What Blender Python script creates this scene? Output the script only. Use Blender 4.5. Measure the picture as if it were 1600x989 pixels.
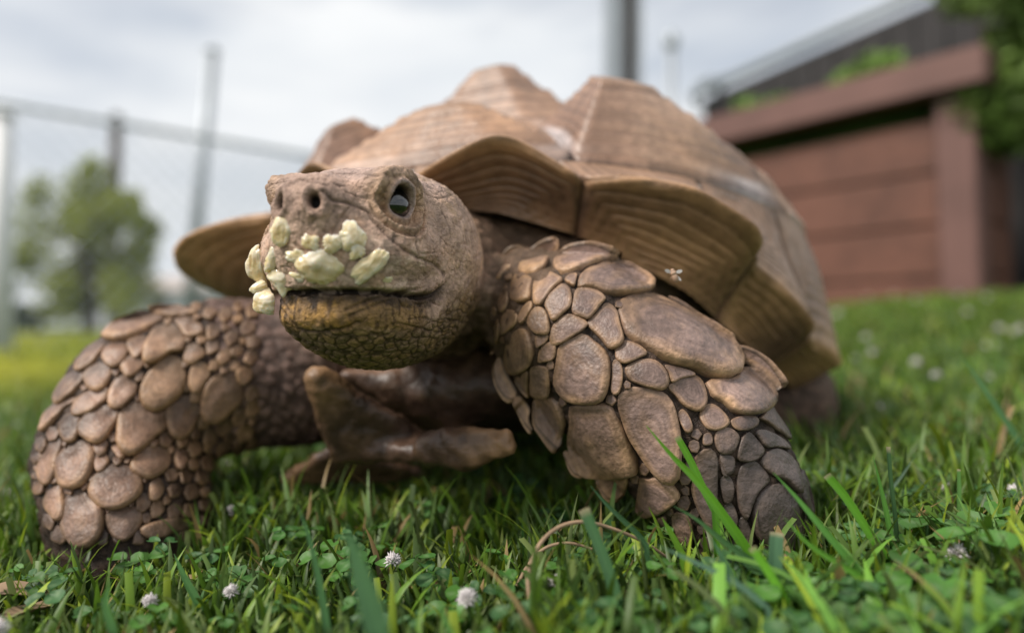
import bpy, bmesh, math, random
import numpy as np
from mathutils import Vector, Matrix, noise as mnoise, kdtree

for o in list(bpy.data.objects):
    bpy.data.objects.remove(o, do_unlink=True)
SC = bpy.context.scene
COL = SC.collection
rng = np.random.default_rng(7)
random.seed(7)
pi = math.pi

# ------------------------------------------------------------------ camera
F_PX, HC = 1066.667, 0.13
PITCH = math.atan((479 - 494.5) / F_PX)
ROLL = math.radians(2.5)
fwd = np.array([0, math.cos(PITCH), math.sin(PITCH)])
up0 = np.array([0, -math.sin(PITCH), math.cos(PITCH)])
rt0 = np.array([1.0, 0, 0])
c_r = rt0 * math.cos(ROLL) - up0 * math.sin(ROLL)
c_u = up0 * math.cos(ROLL) + rt0 * math.sin(ROLL)
CAMO = np.array([0, 0, HC])
cd = bpy.data.cameras.new('camera')
cam = bpy.data.objects.new('camera', cd)
COL.objects.link(cam)
cd.sensor_width = 36.0
cd.lens = 24.0
cd.clip_start = 0.01
cd.clip_end = 2000
M = Matrix.Identity(4)
for i in range(3):
    M[i][0] = c_r[i]; M[i][1] = c_u[i]; M[i][2] = -fwd[i]; M[i][3] = CAMO[i]
cam.matrix_world = M
cd.dof.use_dof = True
cd.dof.focus_distance = 0.312
cd.dof.aperture_fstop = 2.5
cd.dof.aperture_blades = 0
SC.camera = cam

# ------------------------------------------------------------------ sky and sun
SUN_EL, SUN_AZ = math.radians(52), math.radians(243)   # azimuth clockwise from +Y: light from behind the camera, to the left
world = bpy.data.worlds.new('World')
SC.world = world
world.use_nodes = True
wt = world.node_tree
wt.nodes.clear()
def wn(t, **kw):
    n = wt.nodes.new(t)
    for k, v in kw.items():
        setattr(n, k, v)
    return n
w_out = wn('ShaderNodeOutputWorld')
w_bg = wn('ShaderNodeBackground')
w_bg.inputs['Strength'].default_value = 0.060
w_sky = wn('ShaderNodeTexSky', sky_type='NISHITA')
w_sky.sun_disc = False
w_sky.sun_elevation = SUN_EL
w_sky.sun_rotation = SUN_AZ
w_sky.dust_density = 3.0
w_tc = wn('ShaderNodeTexCoord')
w_map = wn('ShaderNodeMapping')
w_map.inputs['Scale'].default_value = (1.2, 1.2, 4.0)
w_map.inputs['Location'].default_value = (5.7, 1.1, 3.1)
w_noi = wn('ShaderNodeTexNoise')
w_noi.inputs['Scale'].default_value = 1.7
w_noi.inputs['Detail'].default_value = 4.5
w_noi.inputs['Roughness'].default_value = 0.5
w_ramp = wn('ShaderNodeValToRGB')
w_ramp.color_ramp.elements[0].position = 0.30
w_ramp.color_ramp.elements[0].color = (0.42, 0.42, 0.42, 1)
w_ramp.color_ramp.elements[1].position = 0.56
w_ramp.color_ramp.elements[1].color = (1, 1, 1, 1)
w_cl = wn('ShaderNodeTexNoise')
w_cl.inputs['Scale'].default_value = 3.1
w_cl.inputs['Detail'].default_value = 5.0
w_cr = wn('ShaderNodeValToRGB')
w_cr.color_ramp.elements[0].position = 0.3
w_cr.color_ramp.elements[0].color = (6.6, 7.0, 7.45, 1)
w_cr.color_ramp.elements[1].position = 0.7
w_cr.color_ramp.elements[1].color = (8.6, 8.7, 8.75, 1)
w_mix = wn('ShaderNodeMix', data_type='RGBA')
L = wt.links.new
L(w_tc.outputs['Generated'], w_map.inputs['Vector'])
L(w_map.outputs['Vector'], w_noi.inputs['Vector'])
L(w_map.outputs['Vector'], w_cl.inputs['Vector'])
L(w_noi.outputs['Fac'], w_ramp.inputs['Fac'])
L(w_cl.outputs['Fac'], w_cr.inputs['Fac'])
L(w_ramp.outputs['Color'], w_mix.inputs['Factor'])
L(w_sky.outputs['Color'], w_mix.inputs['A'])
L(w_cr.outputs['Color'], w_mix.inputs['B'])
L(w_mix.outputs['Result'], w_bg.inputs['Color'])
L(w_bg.outputs['Background'], w_out.inputs['Surface'])
sd = bpy.data.lights.new('sun', 'SUN')
sd.energy = 2.0
sd.angle = math.radians(14)
sd.color = (1.0, 0.94, 0.86)
sun = bpy.data.objects.new('sun', sd)
COL.objects.link(sun)
sdir = Vector((math.sin(SUN_AZ) * math.cos(SUN_EL), math.cos(SUN_AZ) * math.cos(SUN_EL), math.sin(SUN_EL)))
sun.rotation_euler = sdir.to_track_quat('Z', 'Y').to_euler()
sun.location = (0, 0, 5)
vs = SC.view_settings
vs.view_transform = 'Standard'
vs.look = 'None'
vs.exposure = 0.95
vs.gamma = 1.0
vs.use_curve_mapping = False
SC.render.film_transparent = False

# ------------------------------------------------------------------ helpers
def at(u, v, d):
    """pixel of the 1600x989 photograph and distance along the view axis -> point"""
    return CAMO + d * (fwd + c_r * ((u - 800) / F_PX) + c_u * ((494.5 - v) / F_PX))
def proj(P):
    q = np.asarray(P) - CAMO
    d = q @ fwd
    return np.stack([800 + F_PX * (q @ c_r) / d, 494.5 - F_PX * (q @ c_u) / d, d], -1)
def rays(uv):
    uv = np.asarray(uv, float)
    D = fwd + np.outer((uv[:, 0] - 800) / F_PX, c_r) + np.outer((494.5 - uv[:, 1]) / F_PX, c_u)
    return D / np.linalg.norm(D, axis=1)[:, None]
def ss(a, b, x):
    t = np.clip((x - a) / (b - a), 0, 1)
    return t * t * (3 - 2 * t)
def mesh_obj(name, V, Fc, mat=None, parent=None, smooth=True, col=None):
    me = bpy.data.meshes.new(name)
    V = np.asarray(V, np.float32)
    if isinstance(Fc, np.ndarray):
        k = Fc.shape[1]
        me.vertices.add(len(V)); me.vertices.foreach_set('co', V.ravel())
        me.loops.add(Fc.size); me.loops.foreach_set('vertex_index', Fc.astype(np.int32).ravel())
        me.polygons.add(len(Fc)); me.polygons.foreach_set('loop_start', np.arange(0, Fc.size, k, dtype=np.int32))
        me.update(calc_edges=True)
    else:
        me.from_pydata(V.tolist(), [], Fc)
    if smooth:
        me.polygons.foreach_set('use_smooth', np.ones(len(me.polygons), bool))
    if col is not None:
        a = me.attributes.new('Col', 'FLOAT_COLOR', 'POINT')
        c4 = np.ones((len(V), 4), np.float32); c4[:, :3] = col
        a.data.foreach_set('color', c4.ravel())
    me.validate()
    if mat: me.materials.append(mat)
    o = bpy.data.objects.new(name, me)
    COL.objects.link(o)
    if parent is not None: o.parent = parent
    return o
def empty(name, loc=(0, 0, 0)):
    o = bpy.data.objects.new(name, None)
    o.empty_display_size = 0.05
    COL.objects.link(o)
    o.location = loc
    return o
def child(o, par):
    """parent o keeping its world placement (parents are only translated)"""
    o.parent = par
    o.matrix_parent_inverse = Matrix.Translation(-root_loc(par))
def root_loc(o):
    v = Vector(o.location)
    return v if o.parent is None else v
def tag(o, label=None, cat=None, group=None, kind=None):
    if label: o['label'] = label
    if cat: o['category'] = cat
    if group: o['group'] = group
    if kind: o['kind'] = kind
    return o
def bm_obj(name, bm, mat=None, parent=None, smooth=False):
    me = bpy.data.meshes.new(name)
    bm.to_mesh(me); bm.free()
    if smooth:
        me.polygons.foreach_set('use_smooth', np.ones(len(me.polygons), bool))
    if mat: me.materials.append(mat)
    o = bpy.data.objects.new(name, me)
    COL.objects.link(o)
    if parent is not None: o.parent = parent
    return o
def tube(path, radii, n=8, cap=True):
    """swept tube -> verts, faces"""
    path = np.asarray(path, float); m = len(path)
    radii = np.broadcast_to(np.asarray(radii, float), (m,))
    V, Fs = [], []
    tan = np.gradient(path, axis=0); tan /= np.linalg.norm(tan, axis=1)[:, None]
    ref = np.array([0, 0, 1.0]) if abs(tan[0][2]) < .9 else np.array([1.0, 0, 0])
    a = np.cross(tan[0], ref); a /= np.linalg.norm(a)
    for i in range(m):
        a = a - tan[i] * (a @ tan[i]); a /= np.linalg.norm(a)
        b = np.cross(tan[i], a)
        for k in range(n):
            t = 2 * pi * k / n
            V.append(path[i] + radii[i] * (a * math.cos(t) + b * math.sin(t)))
    for i in range(m - 1):
        for k in range(n):
            k2 = (k + 1) % n
            Fs.append((i * n + k, i * n + k2, (i + 1) * n + k2, (i + 1) * n + k))
    if cap:
        Fs.append(tuple(range(n))[::-1]); Fs.append(tuple((m - 1) * n + k for k in range(n)))
    return V, Fs
def smooth_path(P, n):
    P = np.asarray(P, float)
    Q = np.vstack([2 * P[0] - P[1], P, 2 * P[-1] - P[-2]])
    t = np.linspace(0, len(P) - 1 - 1e-6, n); i = t.astype(int); s = (t - i)[:, None]
    p0, p1, p2, p3 = Q[i], Q[i + 1], Q[i + 2], Q[i + 3]
    return .5 * (2 * p1 + (p2 - p0) * s + (2 * p0 - 5 * p1 + 4 * p2 - p3) * s ** 2 + (3 * p1 - p0 - 3 * p2 + p3) * s ** 3)
def smooth_loop(P, n):
    P = np.asarray(P, float); m = len(P)
    # densify, then resample by arc length
    t = np.linspace(0, m, m * 12, endpoint=False); i = t.astype(int); s = (t - i)[:, None]
    p0, p1, p2, p3 = P[(i - 1) % m], P[i % m], P[(i + 1) % m], P[(i + 2) % m]
    Q = .5 * (2 * p1 + (p2 - p0) * s + (2 * p0 - 5 * p1 + 4 * p2 - p3) * s ** 2 + (3 * p1 - p0 - 3 * p2 + p3) * s ** 3)
    R = np.vstack([Q, Q[:1]])
    l = np.concatenate([[0], np.cumsum(np.linalg.norm(np.diff(R, axis=0), axis=1))])
    tt = np.linspace(0, l[-1], n, endpoint=False)
    return np.stack([np.interp(tt, l, R[:, k]) for k in range(R.shape[1])], -1)
def lin_loop(P, n):
    R = np.vstack([P, P[:1]])
    l = np.concatenate([[0], np.cumsum(np.linalg.norm(np.diff(R, axis=0), axis=1))])
    tt = np.linspace(0, l[-1], n, endpoint=False)
    return np.stack([np.interp(tt, l, R[:, k]) for k in range(2)], -1)
def box(bm, c, half, rot=None):
    vsx = []
    for sx in (-1, 1):
        for sy in (-1, 1):
            for sz in (-1, 1):
                p = Vector((sx * half[0], sy * half[1], sz * half[2]))
                if rot is not None: p = rot @ p
                vsx.append(bm.verts.new(p + Vector(c)))
    for f in ((0, 1, 3, 2), (4, 6, 7, 5), (0, 4, 5, 1), (2, 3, 7, 6), (0, 2, 6, 4), (1, 5, 7, 3)):
        bm.faces.new([vsx[i] for i in f])
def pnoise(P, scale, seed=0.0, octv=3):
    off = Vector((seed * 13.7, seed * 7.3, seed * 3.1))
    return np.array([mnoise.fractal(Vector(p) * scale + off, 0.8, 2.0, octv) for p in np.asarray(P).tolist()])
def vor(P, scale, seed=0.0):
    """F1, F2 and cell random for points"""
    off = Vector((seed * 5.7, seed * 9.3, seed * 2.1))
    F = np.empty((len(P), 2)); R = np.empty(len(P))
    for k, p in enumerate(np.asarray(P).tolist()):
        d, q = mnoise.voronoi(Vector(p) * scale + off)
        F[k, 0] = d[0]; F[k, 1] = d[1]
        R[k] = (math.sin(q[0][0] * 127.1 + q[0][1] * 311.7 + q[0][2] * 74.7) * 43758.5453) % 1.0
    return np.sqrt(np.maximum(F, 0)) if False else F, R

# ------------------------------------------------------------------ materials
def mat(name, base=(.5, .5, .5), rough=.6, spec=.5, attr=False, noise=None, bump=None, sss=0.0, sss_col=None, trans=0.0, metallic=0.0, coat=0.0, tint=None):
    """procedural principled material: base colour or vertex colour 'Col', multiplied by noise, with bump layers"""
    m = bpy.data.materials.new(name)
    m.use_nodes = True
    nt = m.node_tree; N = nt.nodes; N.clear(); lk = nt.links.new
    out = N.new('ShaderNodeOutputMaterial'); b = N.new('ShaderNodeBsdfPrincipled')
    lk(b.outputs[0], out.inputs['Surface'])
    b.inputs['Roughness'].default_value = rough
    b.inputs['Specular IOR Level'].default_value = spec
    b.inputs['Metallic'].default_value = metallic
    b.inputs['Coat Weight'].default_value = coat
    if sss:
        b.inputs['Subsurface Weight'].default_value = sss
        b.inputs['Subsurface Radius'].default_value = sss_col or (1, .5, .3)
        b.inputs['Subsurface Scale'].default_value = .004
    tc = N.new('ShaderNodeTexCoord')
    if attr:
        a = N.new('ShaderNodeAttribute'); a.attribute_name = 'Col'; c = a.outputs['Color']
        if tint:
            tm = N.new('ShaderNodeMix'); tm.data_type = 'RGBA'; tm.blend_type = 'MULTIPLY'; tm.inputs['Factor'].default_value = 1
            lk(c, tm.inputs['A']); tm.inputs['B'].default_value = (*tint, 1); c = tm.outputs['Result']
    else:
        r = N.new('ShaderNodeRGB'); r.outputs[0].default_value = (*base, 1); c = r.outputs[0]
    for (sc, lo, hi, det) in (noise or []):
        n = N.new('ShaderNodeTexNoise'); n.inputs['Scale'].default_value = sc; n.inputs['Detail'].default_value = det
        lk(tc.outputs['Object'], n.inputs['Vector'])
        mr = N.new('ShaderNodeMapRange'); mr.inputs['From Min'].default_value = .3; mr.inputs['From Max'].default_value = .7
        mr.inputs['To Min'].default_value = lo; mr.inputs['To Max'].default_value = hi
        lk(n.outputs['Fac'], mr.inputs['Value'])
        mx = N.new('ShaderNodeMix'); mx.data_type = 'RGBA'; mx.blend_type = 'MULTIPLY'; mx.inputs['Factor'].default_value = 1
        lk(c, mx.inputs['A']); lk(mr.outputs['Result'], mx.inputs['B']); c = mx.outputs['Result']
    lk(c, b.inputs['Base Color'])
    prev = None
    for (kind, sc, dist, strength) in (bump or []):
        bn = N.new('ShaderNodeBump'); bn.inputs['Distance'].default_value = dist; bn.inputs['Strength'].default_value = strength
        if kind == 'noise':
            n = N.new('ShaderNodeTexNoise'); n.inputs['Scale'].default_value = sc; n.inputs['Detail'].default_value = 5; h = n.outputs['Fac']
        elif kind == 'vor':
            n = N.new('ShaderNodeTexVoronoi'); n.feature = 'DISTANCE_TO_EDGE'; n.inputs['Scale'].default_value = sc
            mr = N.new('ShaderNodeMapRange'); mr.inputs['From Max'].default_value = .12; lk(n.outputs['Distance'], mr.inputs['Value']); h = mr.outputs['Result']
        else:
            n = N.new('ShaderNodeTexWave'); n.inputs['Scale'].default_value = sc; n.inputs['Distortion'].default_value = 4; n.inputs['Detail'].default_value = 3; h = n.outputs['Fac']
        lk(tc.outputs['Object'], n.inputs['Vector'])
        lk(h, bn.inputs['Height'])
        if prev: lk(prev, bn.inputs['Normal'])
        prev = bn.outputs['Normal']
    if prev: lk(prev, b.inputs['Normal'])
    if trans:
        t = N.new('ShaderNodeBsdfTranslucent'); ms = N.new('ShaderNodeMixShader'); ms.inputs[0].default_value = trans
        lk(c, t.inputs['Color']); lk(b.outputs[0], ms.inputs[1]); lk(t.outputs[0], ms.inputs[2]); lk(ms.outputs[0], out.inputs['Surface'])
    return m
MT = {}
MT['skin'] = mat('tortoise_skin', attr=True, tint=(1.10, .985, .95), rough=.62, spec=.35, noise=[(90, .66, 1.3, 6), (420, .75, 1.22, 5)], bump=[('noise', 240, .0018, .6), ('vor', 480, .0005, .5), ('noise', 1300, .0007, .6)])
MT['scale'] = mat('leg_scale_horn', attr=True, tint=(1.10, .985, .95), rough=.44, spec=.45, noise=[(45, .6, 1.32, 6), (260, .72, 1.24, 5)], bump=[('noise', 140, .0022, .55), ('noise', 620, .0008, .6)])
MT['scute'] = mat('shell_scute_horn', attr=True, tint=(1.10, .985, .95), rough=.42, spec=.45, noise=[(18, .70, 1.28, 7), (120, .76, 1.2, 6)], bump=[('noise', 70, .0022, .45), ('noise', 420, .001, .5)])
MT['seam'] = mat('shell_seam', (.42, .40, .38), rough=.7, noise=[(30, .7, 1.2, 5)], bump=[('noise', 200, .001, .4)])
MT['eye'] = mat('eye_iris', (.030, .016, .012), rough=.04, spec=.6, noise=[(300, .6, 1.5, 3)], coat=1.0)
MT['pupil'] = mat('eye_pupil', (.004, .004, .006), rough=.03, spec=.6, coat=1.0)
MT['banana'] = mat('banana_mash', attr=True, rough=.16, spec=.5, noise=[(160, .88, 1.1, 4)], bump=[('noise', 260, .0012, .45), ('noise', 900, .0004, .5)], coat=.4, sss=.6, sss_col=(1, .85, .6))
MT['grass'] = mat('grass_blades', attr=True, rough=.45, spec=.35, noise=[(14, .75, 1.25, 4)], trans=.32)
MT['leaf'] = mat('leaf_green', attr=True, rough=.5, spec=.35, noise=[(60, .75, 1.25, 4)], trans=.28)
MT['petal'] = mat('clover_petals', (.80, .75, .74), rough=.6, noise=[(400, .7, 1.2, 3)], trans=.2)
MT['drystem'] = mat('dry_stem', (.30, .20, .12), rough=.7, noise=[(120, .7, 1.25, 4)])
MT['soil'] = mat('lawn_soil', (.040, .072, .016), rough=1.0, spec=.1, noise=[(3, .7, 1.3, 6), (60, .6, 1.4, 5)], bump=[('noise', 60, .02, .6)])
MT['wood'] = mat('red_brown_stained_board', (.150, .062, .040), rough=.6, noise=[(3, .75, 1.25, 5), (30, .8, 1.2, 5)], bump=[('wave', 6, .004, .25), ('noise', 60, .003, .3)])
MT['woodcap'] = mat('red_brown_cap_board', (.17, .085, .07), rough=.6, noise=[(4, .8, 1.2, 5)], bump=[('noise', 40, .003, .3)])
MT['dark'] = mat('dark_board', (.03, .026, .026), rough=.7, noise=[(5, .7, 1.3, 5)])
MT['steel'] = mat('galvanised_steel', (.42, .45, .48), rough=.5, metallic=.4, noise=[(6, .85, 1.1, 4)])
MT['steeldark'] = mat('weathered_steel', (.10, .08, .07), rough=.6, noise=[(5, .8, 1.2, 4)])
MT['white'] = mat('white_paint', (.78, .78, .78), rough=.5, noise=[(5, .92, 1.05, 4)])
MT['stone'] = mat('grey_stone', (.20, .165, .14), rough=.85, noise=[(8, .7, 1.3, 6)], bump=[('noise', 30, .01, .5)])
MT['bark'] = mat('bark', (.07, .05, .035), rough=.9, noise=[(12, .7, 1.3, 5)])
MT['roof'] = mat('pale_roof', (.46, .40, .37), rough=.8, noise=[(8, .8, 1.2, 4)])
MT['insect'] = mat('insect_body', (.42, .27, .18), rough=.5)
MT['wing'] = mat('insect_wing', (.75, .73, .7), rough=.3, trans=.5)

# ------------------------------------------------------------------ ground
def gz(x, y):
    return .085 * ss(.3, 1.5, x) * ss(.8, 2.2, y)
def build_ground():
    xs = np.concatenate([-np.geomspace(1.2, 900, 26)[::-1], np.linspace(-1.1, 2.6, 60), np.geomspace(2.8, 900, 24)])
    ys = np.concatenate([-np.geomspace(.6, 900, 16)[::-1], np.linspace(-.5, 3.2, 60), np.geomspace(3.4, 900, 24)])
    X, Y = np.meshgrid(xs, ys, indexing='ij')
    Z = gz(X, Y)
    near = (np.abs(X) < 2.6) & (Y > -.5) & (Y < 3.2)
    Z = Z + np.where(near, .004 * np.sin(X * 37 + 3 * np.sin(Y * 19)) * np.sin(Y * 31), 0) - .004
    V = np.stack([X, Y, Z], -1).reshape(-1, 3)
    nx, ny = X.shape
    i = np.arange(nx * ny).reshape(nx, ny)
    Fc = np.stack([i[:-1, :-1], i[1:, :-1], i[1:, 1:], i[:-1, 1:]], -1).reshape(-1, 4)
    o = mesh_obj('ground', V, Fc, MT['soil'])
    tag(o, 'lawn ground under the grass', kind='structure')
build_ground()

# ------------------------------------------------------------------ tortoise: frames
HEAD_A = math.radians(22.0)
T_F = np.array([-math.sin(HEAD_A), -math.cos(HEAD_A), 0])     # forward of the shell
T_L = np.array([math.cos(HEAD_A), -math.sin(HEAD_A), 0])      # its left side (to the right in the picture)
T_C = np.array([.024, .632, 0])
def tort(lat, fw, z):
    return T_C + T_L * lat + T_F * fw + np.array([0, 0, z])
def head_frame(y, p, r):
    B = np.array([[math.cos(y), -math.sin(y), 0], [-math.sin(y), -math.cos(y), 0], [0, 0, 1.0]])
    Y = B[1] * math.cos(p) + B[2] * math.sin(p); Z = B[2] * math.cos(p) - B[1] * math.sin(p); X = B[0]
    return np.stack([X * math.cos(r) + Z * math.sin(r), Y, Z * math.cos(r) - X * math.sin(r)])
H_R = head_frame(math.radians(18.5), math.radians(-2.1), math.radians(-1.8))
H_T = np.array([-.0690, .3285, .1655])
def to_head(P):
    return (P - H_T) @ H_R.T * 1000.0
def from_head(q):
    return np.asarray(q) * .001 @ H_R + H_T

# ------------------------------------------------------------------ signed distance functions
def ell(P, c, r):
    q = P - np.asarray(c, float); r = np.asarray(r, float)
    k0 = np.linalg.norm(q / r, axis=1); k1 = np.linalg.norm(q / (r * r), axis=1)
    return np.where(k1 < 1e-9, -r.min(), k0 * (k0 - 1) / np.maximum(k1, 1e-9))
def rcone(P, a, b, ra, rb):
    a = np.asarray(a, float); b = np.asarray(b, float)
    ab = b - a; t = np.clip(((P - a) @ ab) / (ab @ ab), 0, 1)
    return np.linalg.norm(P - a - t[:, None] * ab, axis=1) - (ra + (rb - ra) * t)
def smin(a, b, k):
    h = np.maximum(k - np.abs(a - b), 0) / k
    return np.minimum(a, b) - h * h * k * .25
def px(r, d): return r * d / F_PX
LEG_A = [(835, 480, .388, 80), (900, 520, .368, 108), (985, 592, .360, 122), (1080, 682, .355, 121), (1132, 765, .352, 108), (1150, 852, .352, 98)]
LEG_B = [(470, 578, .475, 110), (345, 588, .455, 114), (235, 625, .435, 112), (195, 715, .415, 115), (205, 800, .395, 108), (212, 868, .385, 104)]
def chain(P, leg, k=.012):
    d = None
    for (a, b) in zip(leg[:-1], leg[1:]):
        e = rcone(P, at(*a[:3]), at(*b[:3]), px(a[3], a[2]), px(b[3], b[2]))
        d = e if d is None else smin(d, e, k)
    return d
def sdf_legs(P):
    return np.minimum(chain(P, LEG_A), chain(P, LEG_B))
def sdf_head_local(q):
    d = ell(q, (0, -14, 9), (36, 44, 26))
    d = smin(d, ell(q, (0, 20, 5), (26, 33, 24)), 10)
    d = smin(d, ell(q, (0, 43, 13), (15, 10, 11)), 8)
    ax = q.copy(); ax[:, 0] = np.abs(ax[:, 0])
    d = smin(d, ell(ax, (24, 16, 20.5), (11, 18, 10)), 8)
    d = smin(d, ell(ax, (24, -22, -8), (20, 30, 29)), 14)
    d = smin(d, ell(q, (0, 13, -8), (42, 36.5, 21)), 9)
    d = smin(d, ell(q, (0, 8, -31), (36, 38, 22)), 8)
    d = smin(d, ell(q, (0, -16, -38), (37, 44, 27)), 14)
    return d
NECK_A, NECK_B = from_head((0, -34, -12)), tort(0, .12, .135)
def sdf_head(P):
    return sdf_head_local(to_head(P)) * .001
def sdf_body(P):
    out = np.full(len(P), 9.0)
    dh = sdf_head(P)
    neck = rcone(P, NECK_A, NECK_B, .040, .054)
    d = smin(dh, neck, .018)
    q = np.stack([(P - T_C) @ T_L, (P - T_C) @ T_F, P[:, 2]], -1)
    trunk = ell(q, (0, -.02, .125), (.205, .225, .058))
    d = smin(d, trunk, .03)
    d = smin(d, ell(q, (0, .108, .150), (.155, .097, .050)), .03)
    aq = q.copy(); aq[:, 0] = np.abs(aq[:, 0])
    hind = rcone(aq, (.13, -.12, .12), (.192, -.05, .035), .06, .055)
    hind = smin(hind, rcone(aq, (.192, -.05, .035), (.192, -.045, -.01), .055, .05), .02)
    d = smin(d, hind, .02)
    sh_l = rcone(P, at(*LEG_A[0][:3]), tort(.10, .08, .12), px(80, .388), .045)
    sh_r = rcone(P, at(*LEG_B[0][:3]), tort(-.10, .08, .12), px(110, .475), .048)
    legs = smin(np.minimum(chain(P, LEG_A), chain(P, LEG_B)), np.minimum(sh_l, sh_r), .012)
    d = smin(d, legs, .010)
    return d
def march(sdf, uv, t0=.16, t1=.75, n=90):
    D = rays(uv); t = np.full(len(D), t0)
    best = np.full(len(D), 9.0); bt = t.copy(); hit = np.zeros(len(D), bool)
    for _ in range(n):
        d = sdf(CAMO + D * t[:, None])
        b = (d < best) & ~hit
        best[b] = d[b]; bt[b] = t[b]
        hit |= d < 2e-4
        t = np.where(hit, t, np.minimum(t + np.maximum(d * .8, 1e-4), t1))
    ms = np.where(~hit)[0]
    if len(ms):
        lo, hi = bt[ms] - .02, bt[ms] + .02
        for _ in range(26):
            m1 = lo + (hi - lo) * .382; m2 = lo + (hi - lo) * .618
            f1 = sdf(CAMO + D[ms] * m1[:, None]); f2 = sdf(CAMO + D[ms] * m2[:, None])
            c = f1 < f2
            hi = np.where(c, m2, hi); lo = np.where(c, lo, m1)
        bt[ms] = (lo + hi) / 2
    return CAMO + D * bt[:, None], hit
def grad(sdf, P, e=4e-4):
    k = np.array([[1, -1, -1], [-1, -1, 1], [-1, 1, -1], [1, 1, 1.0]])
    g = sum(k[i] * sdf(P + k[i] * e)[:, None] for i in range(4))
    return g / np.maximum(np.linalg.norm(g, axis=1), 1e-12)[:, None]

def surface_nets(sdf, lo, hi, h):
    ax = [np.arange(lo[k], hi[k] + h, h) for k in range(3)]
    n = [len(a) for a in ax]
    X, Y, Z = np.meshgrid(*ax, indexing='ij')
    P = np.stack([X, Y, Z], -1).reshape(-1, 3)
    Fv = np.empty(len(P))
    for i in range(0, len(P), 400000):
        Fv[i:i + 400000] = sdf(P[i:i + 400000])
    G = Fv.reshape(n)
    S = G < 0
    cs = sum(S[i:n[0] - 1 + i, j:n[1] - 1 + j, k:n[2] - 1 + k].astype(np.int8) for i in (0, 1) for j in (0, 1) for k in (0, 1))
    act = (cs > 0) & (cs < 8)
    idx = np.full(act.shape, -1, np.int64)
    ii = np.argwhere(act)
    idx[act] = np.arange(len(ii))
    acc = np.zeros((len(ii), 3)); cnt = np.zeros(len(ii))
    cor = [(i, j, k) for i in (0, 1) for j in (0, 1) for k in (0, 1)]
    for a in range(8):
        for b in range(a + 1, 8):
            A, B = np.array(cor[a]), np.array(cor[b])
            if np.abs(A - B).sum() != 1: continue
            ga = G[tuple((ii + A).T)]; gb = G[tuple((ii + B).T)]
            m = (ga < 0) != (gb < 0)
            t = np.where(m, ga / np.where(m, ga - gb, 1), 0)
            acc += m[:, None] * (A + (B - A) * t[:, None]); cnt += m
    V = (ii + acc / cnt[:, None]) * h + np.array(lo)
    quads = []
    for axn in range(3):
        sl = [slice(None)] * 3; sl2 = [slice(None)] * 3
        sl[axn] = slice(0, n[axn] - 1); sl2[axn] = slice(1, n[axn])
        ch = S[tuple(sl)] != S[tuple(sl2)]
        e = np.argwhere(ch)
        o1, o2 = (axn + 1) % 3, (axn + 2) % 3
        e = e[(e[:, o1] > 0) & (e[:, o1] < n[o1] - 1) & (e[:, o2] > 0) & (e[:, o2] < n[o2] - 1)]
        u = np.zeros(3, int); u[o1] = 1; w = np.zeros(3, int); w[o2] = 1
        q = np.stack([idx[tuple((e - u - w).T)], idx[tuple((e - w).T)], idx[tuple(e.T)], idx[tuple((e - u).T)]], -1)
        ins = S[tuple(e.T)]
        q[~ins] = q[~ins][:, ::-1]
        quads.append(q)
    return V, np.vstack(quads)

# ------------------------------------------------------------------ tortoise body (one continuous skin)
tortoise = empty('tortoise', tuple(tort(0, 0, 0)))
tag(tortoise, 'large brown tortoise walking towards the camera with banana mush on its beak', 'tortoise')
T0 = Vector(tortoise.location)
def part(o, par):
    o.parent = par
    o.matrix_parent_inverse = Matrix.Translation(-T0)
    return o
def sub(o, par):
    o.parent = par       # par carries an identity world transform
    return o

# seams and creases of the head, traced on its left side and mirrored in the head's own frame
CREASES = [
    (.9, 1.0, [(505, 300), (520, 312), (545, 318), (572, 328), (585, 345), (600, 362), (622, 382), (652, 402), (680, 415), (692, 428)]),   # upper edge of the beak
    (.7, .7, [(398, 300), (420, 290), (440, 283), (468, 280), (490, 285), (512, 290)]),
    (.5, .6, [(508, 278), (525, 288), (540, 290)]),
    (.5, .6, [(520, 268), (545, 282), (572, 300)]),
    (.5, .6, [(540, 298), (556, 306), (572, 310)]),
    (.7, .6, [(650, 366), (652, 385), (655, 402)]),
    (.5, .5, [(665, 355), (672, 368), (684, 384), (692, 398)]),
    (.5, .5, [(655, 397), (670, 396), (688, 394)]),
    (.5, .5, [(690, 372), (700, 382), (712, 388)]),
    (.6, .6, [(655, 288), (664, 300), (680, 308), (695, 308), (706, 304)]),
    (.5, .5, [(662, 285), (676, 292), (690, 302)]),
    (.5, .5, [(680, 280), (690, 290), (694, 300)]),
    (.5, .5, [(640, 268), (655, 276), (672, 280), (690, 284)]),
    (.8, .9, [(540, 485), (575, 470), (605, 462), (628, 456), (650, 452)]),
    (.6, .8, [(545, 495), (580, 480), (612, 468)]),
    (.8, .9, [(455, 512), (475, 517), (505, 520), (535, 514), (560, 505)]),
    (.6, .6, [(625, 465), (632, 478), (645, 482)]), (.6, .6, [(645, 455), (648, 470), (662, 478)]), (.6, .6, [(662, 455), (676, 470), (690, 478)]),
    (.5, .6, [(640, 500), (665, 498), (690, 505), (720, 500)]),
    (.5, .6, [(620, 505), (650, 512), (690, 520), (715, 512)]),
    (.6, .7, [(548, 355), (545, 375), (556, 392)]),
    (.5, .6, [(528, 322), (512, 345), (506, 362)]), (.5, .6, [(545, 325), (530, 345), (520, 362)]),
    (.4, .5, [(690, 325), (700, 350), (706, 375), (706, 400)]), (.4, .5, [(715, 330), (722, 360), (728, 390)]),
]
EYE_L = np.array([23.6, 17.8, 12.6]); EYE_R = 9.2
EYE_N = np.array([.86, .47, .16]); EYE_N /= np.linalg.norm(EYE_N)
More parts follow.
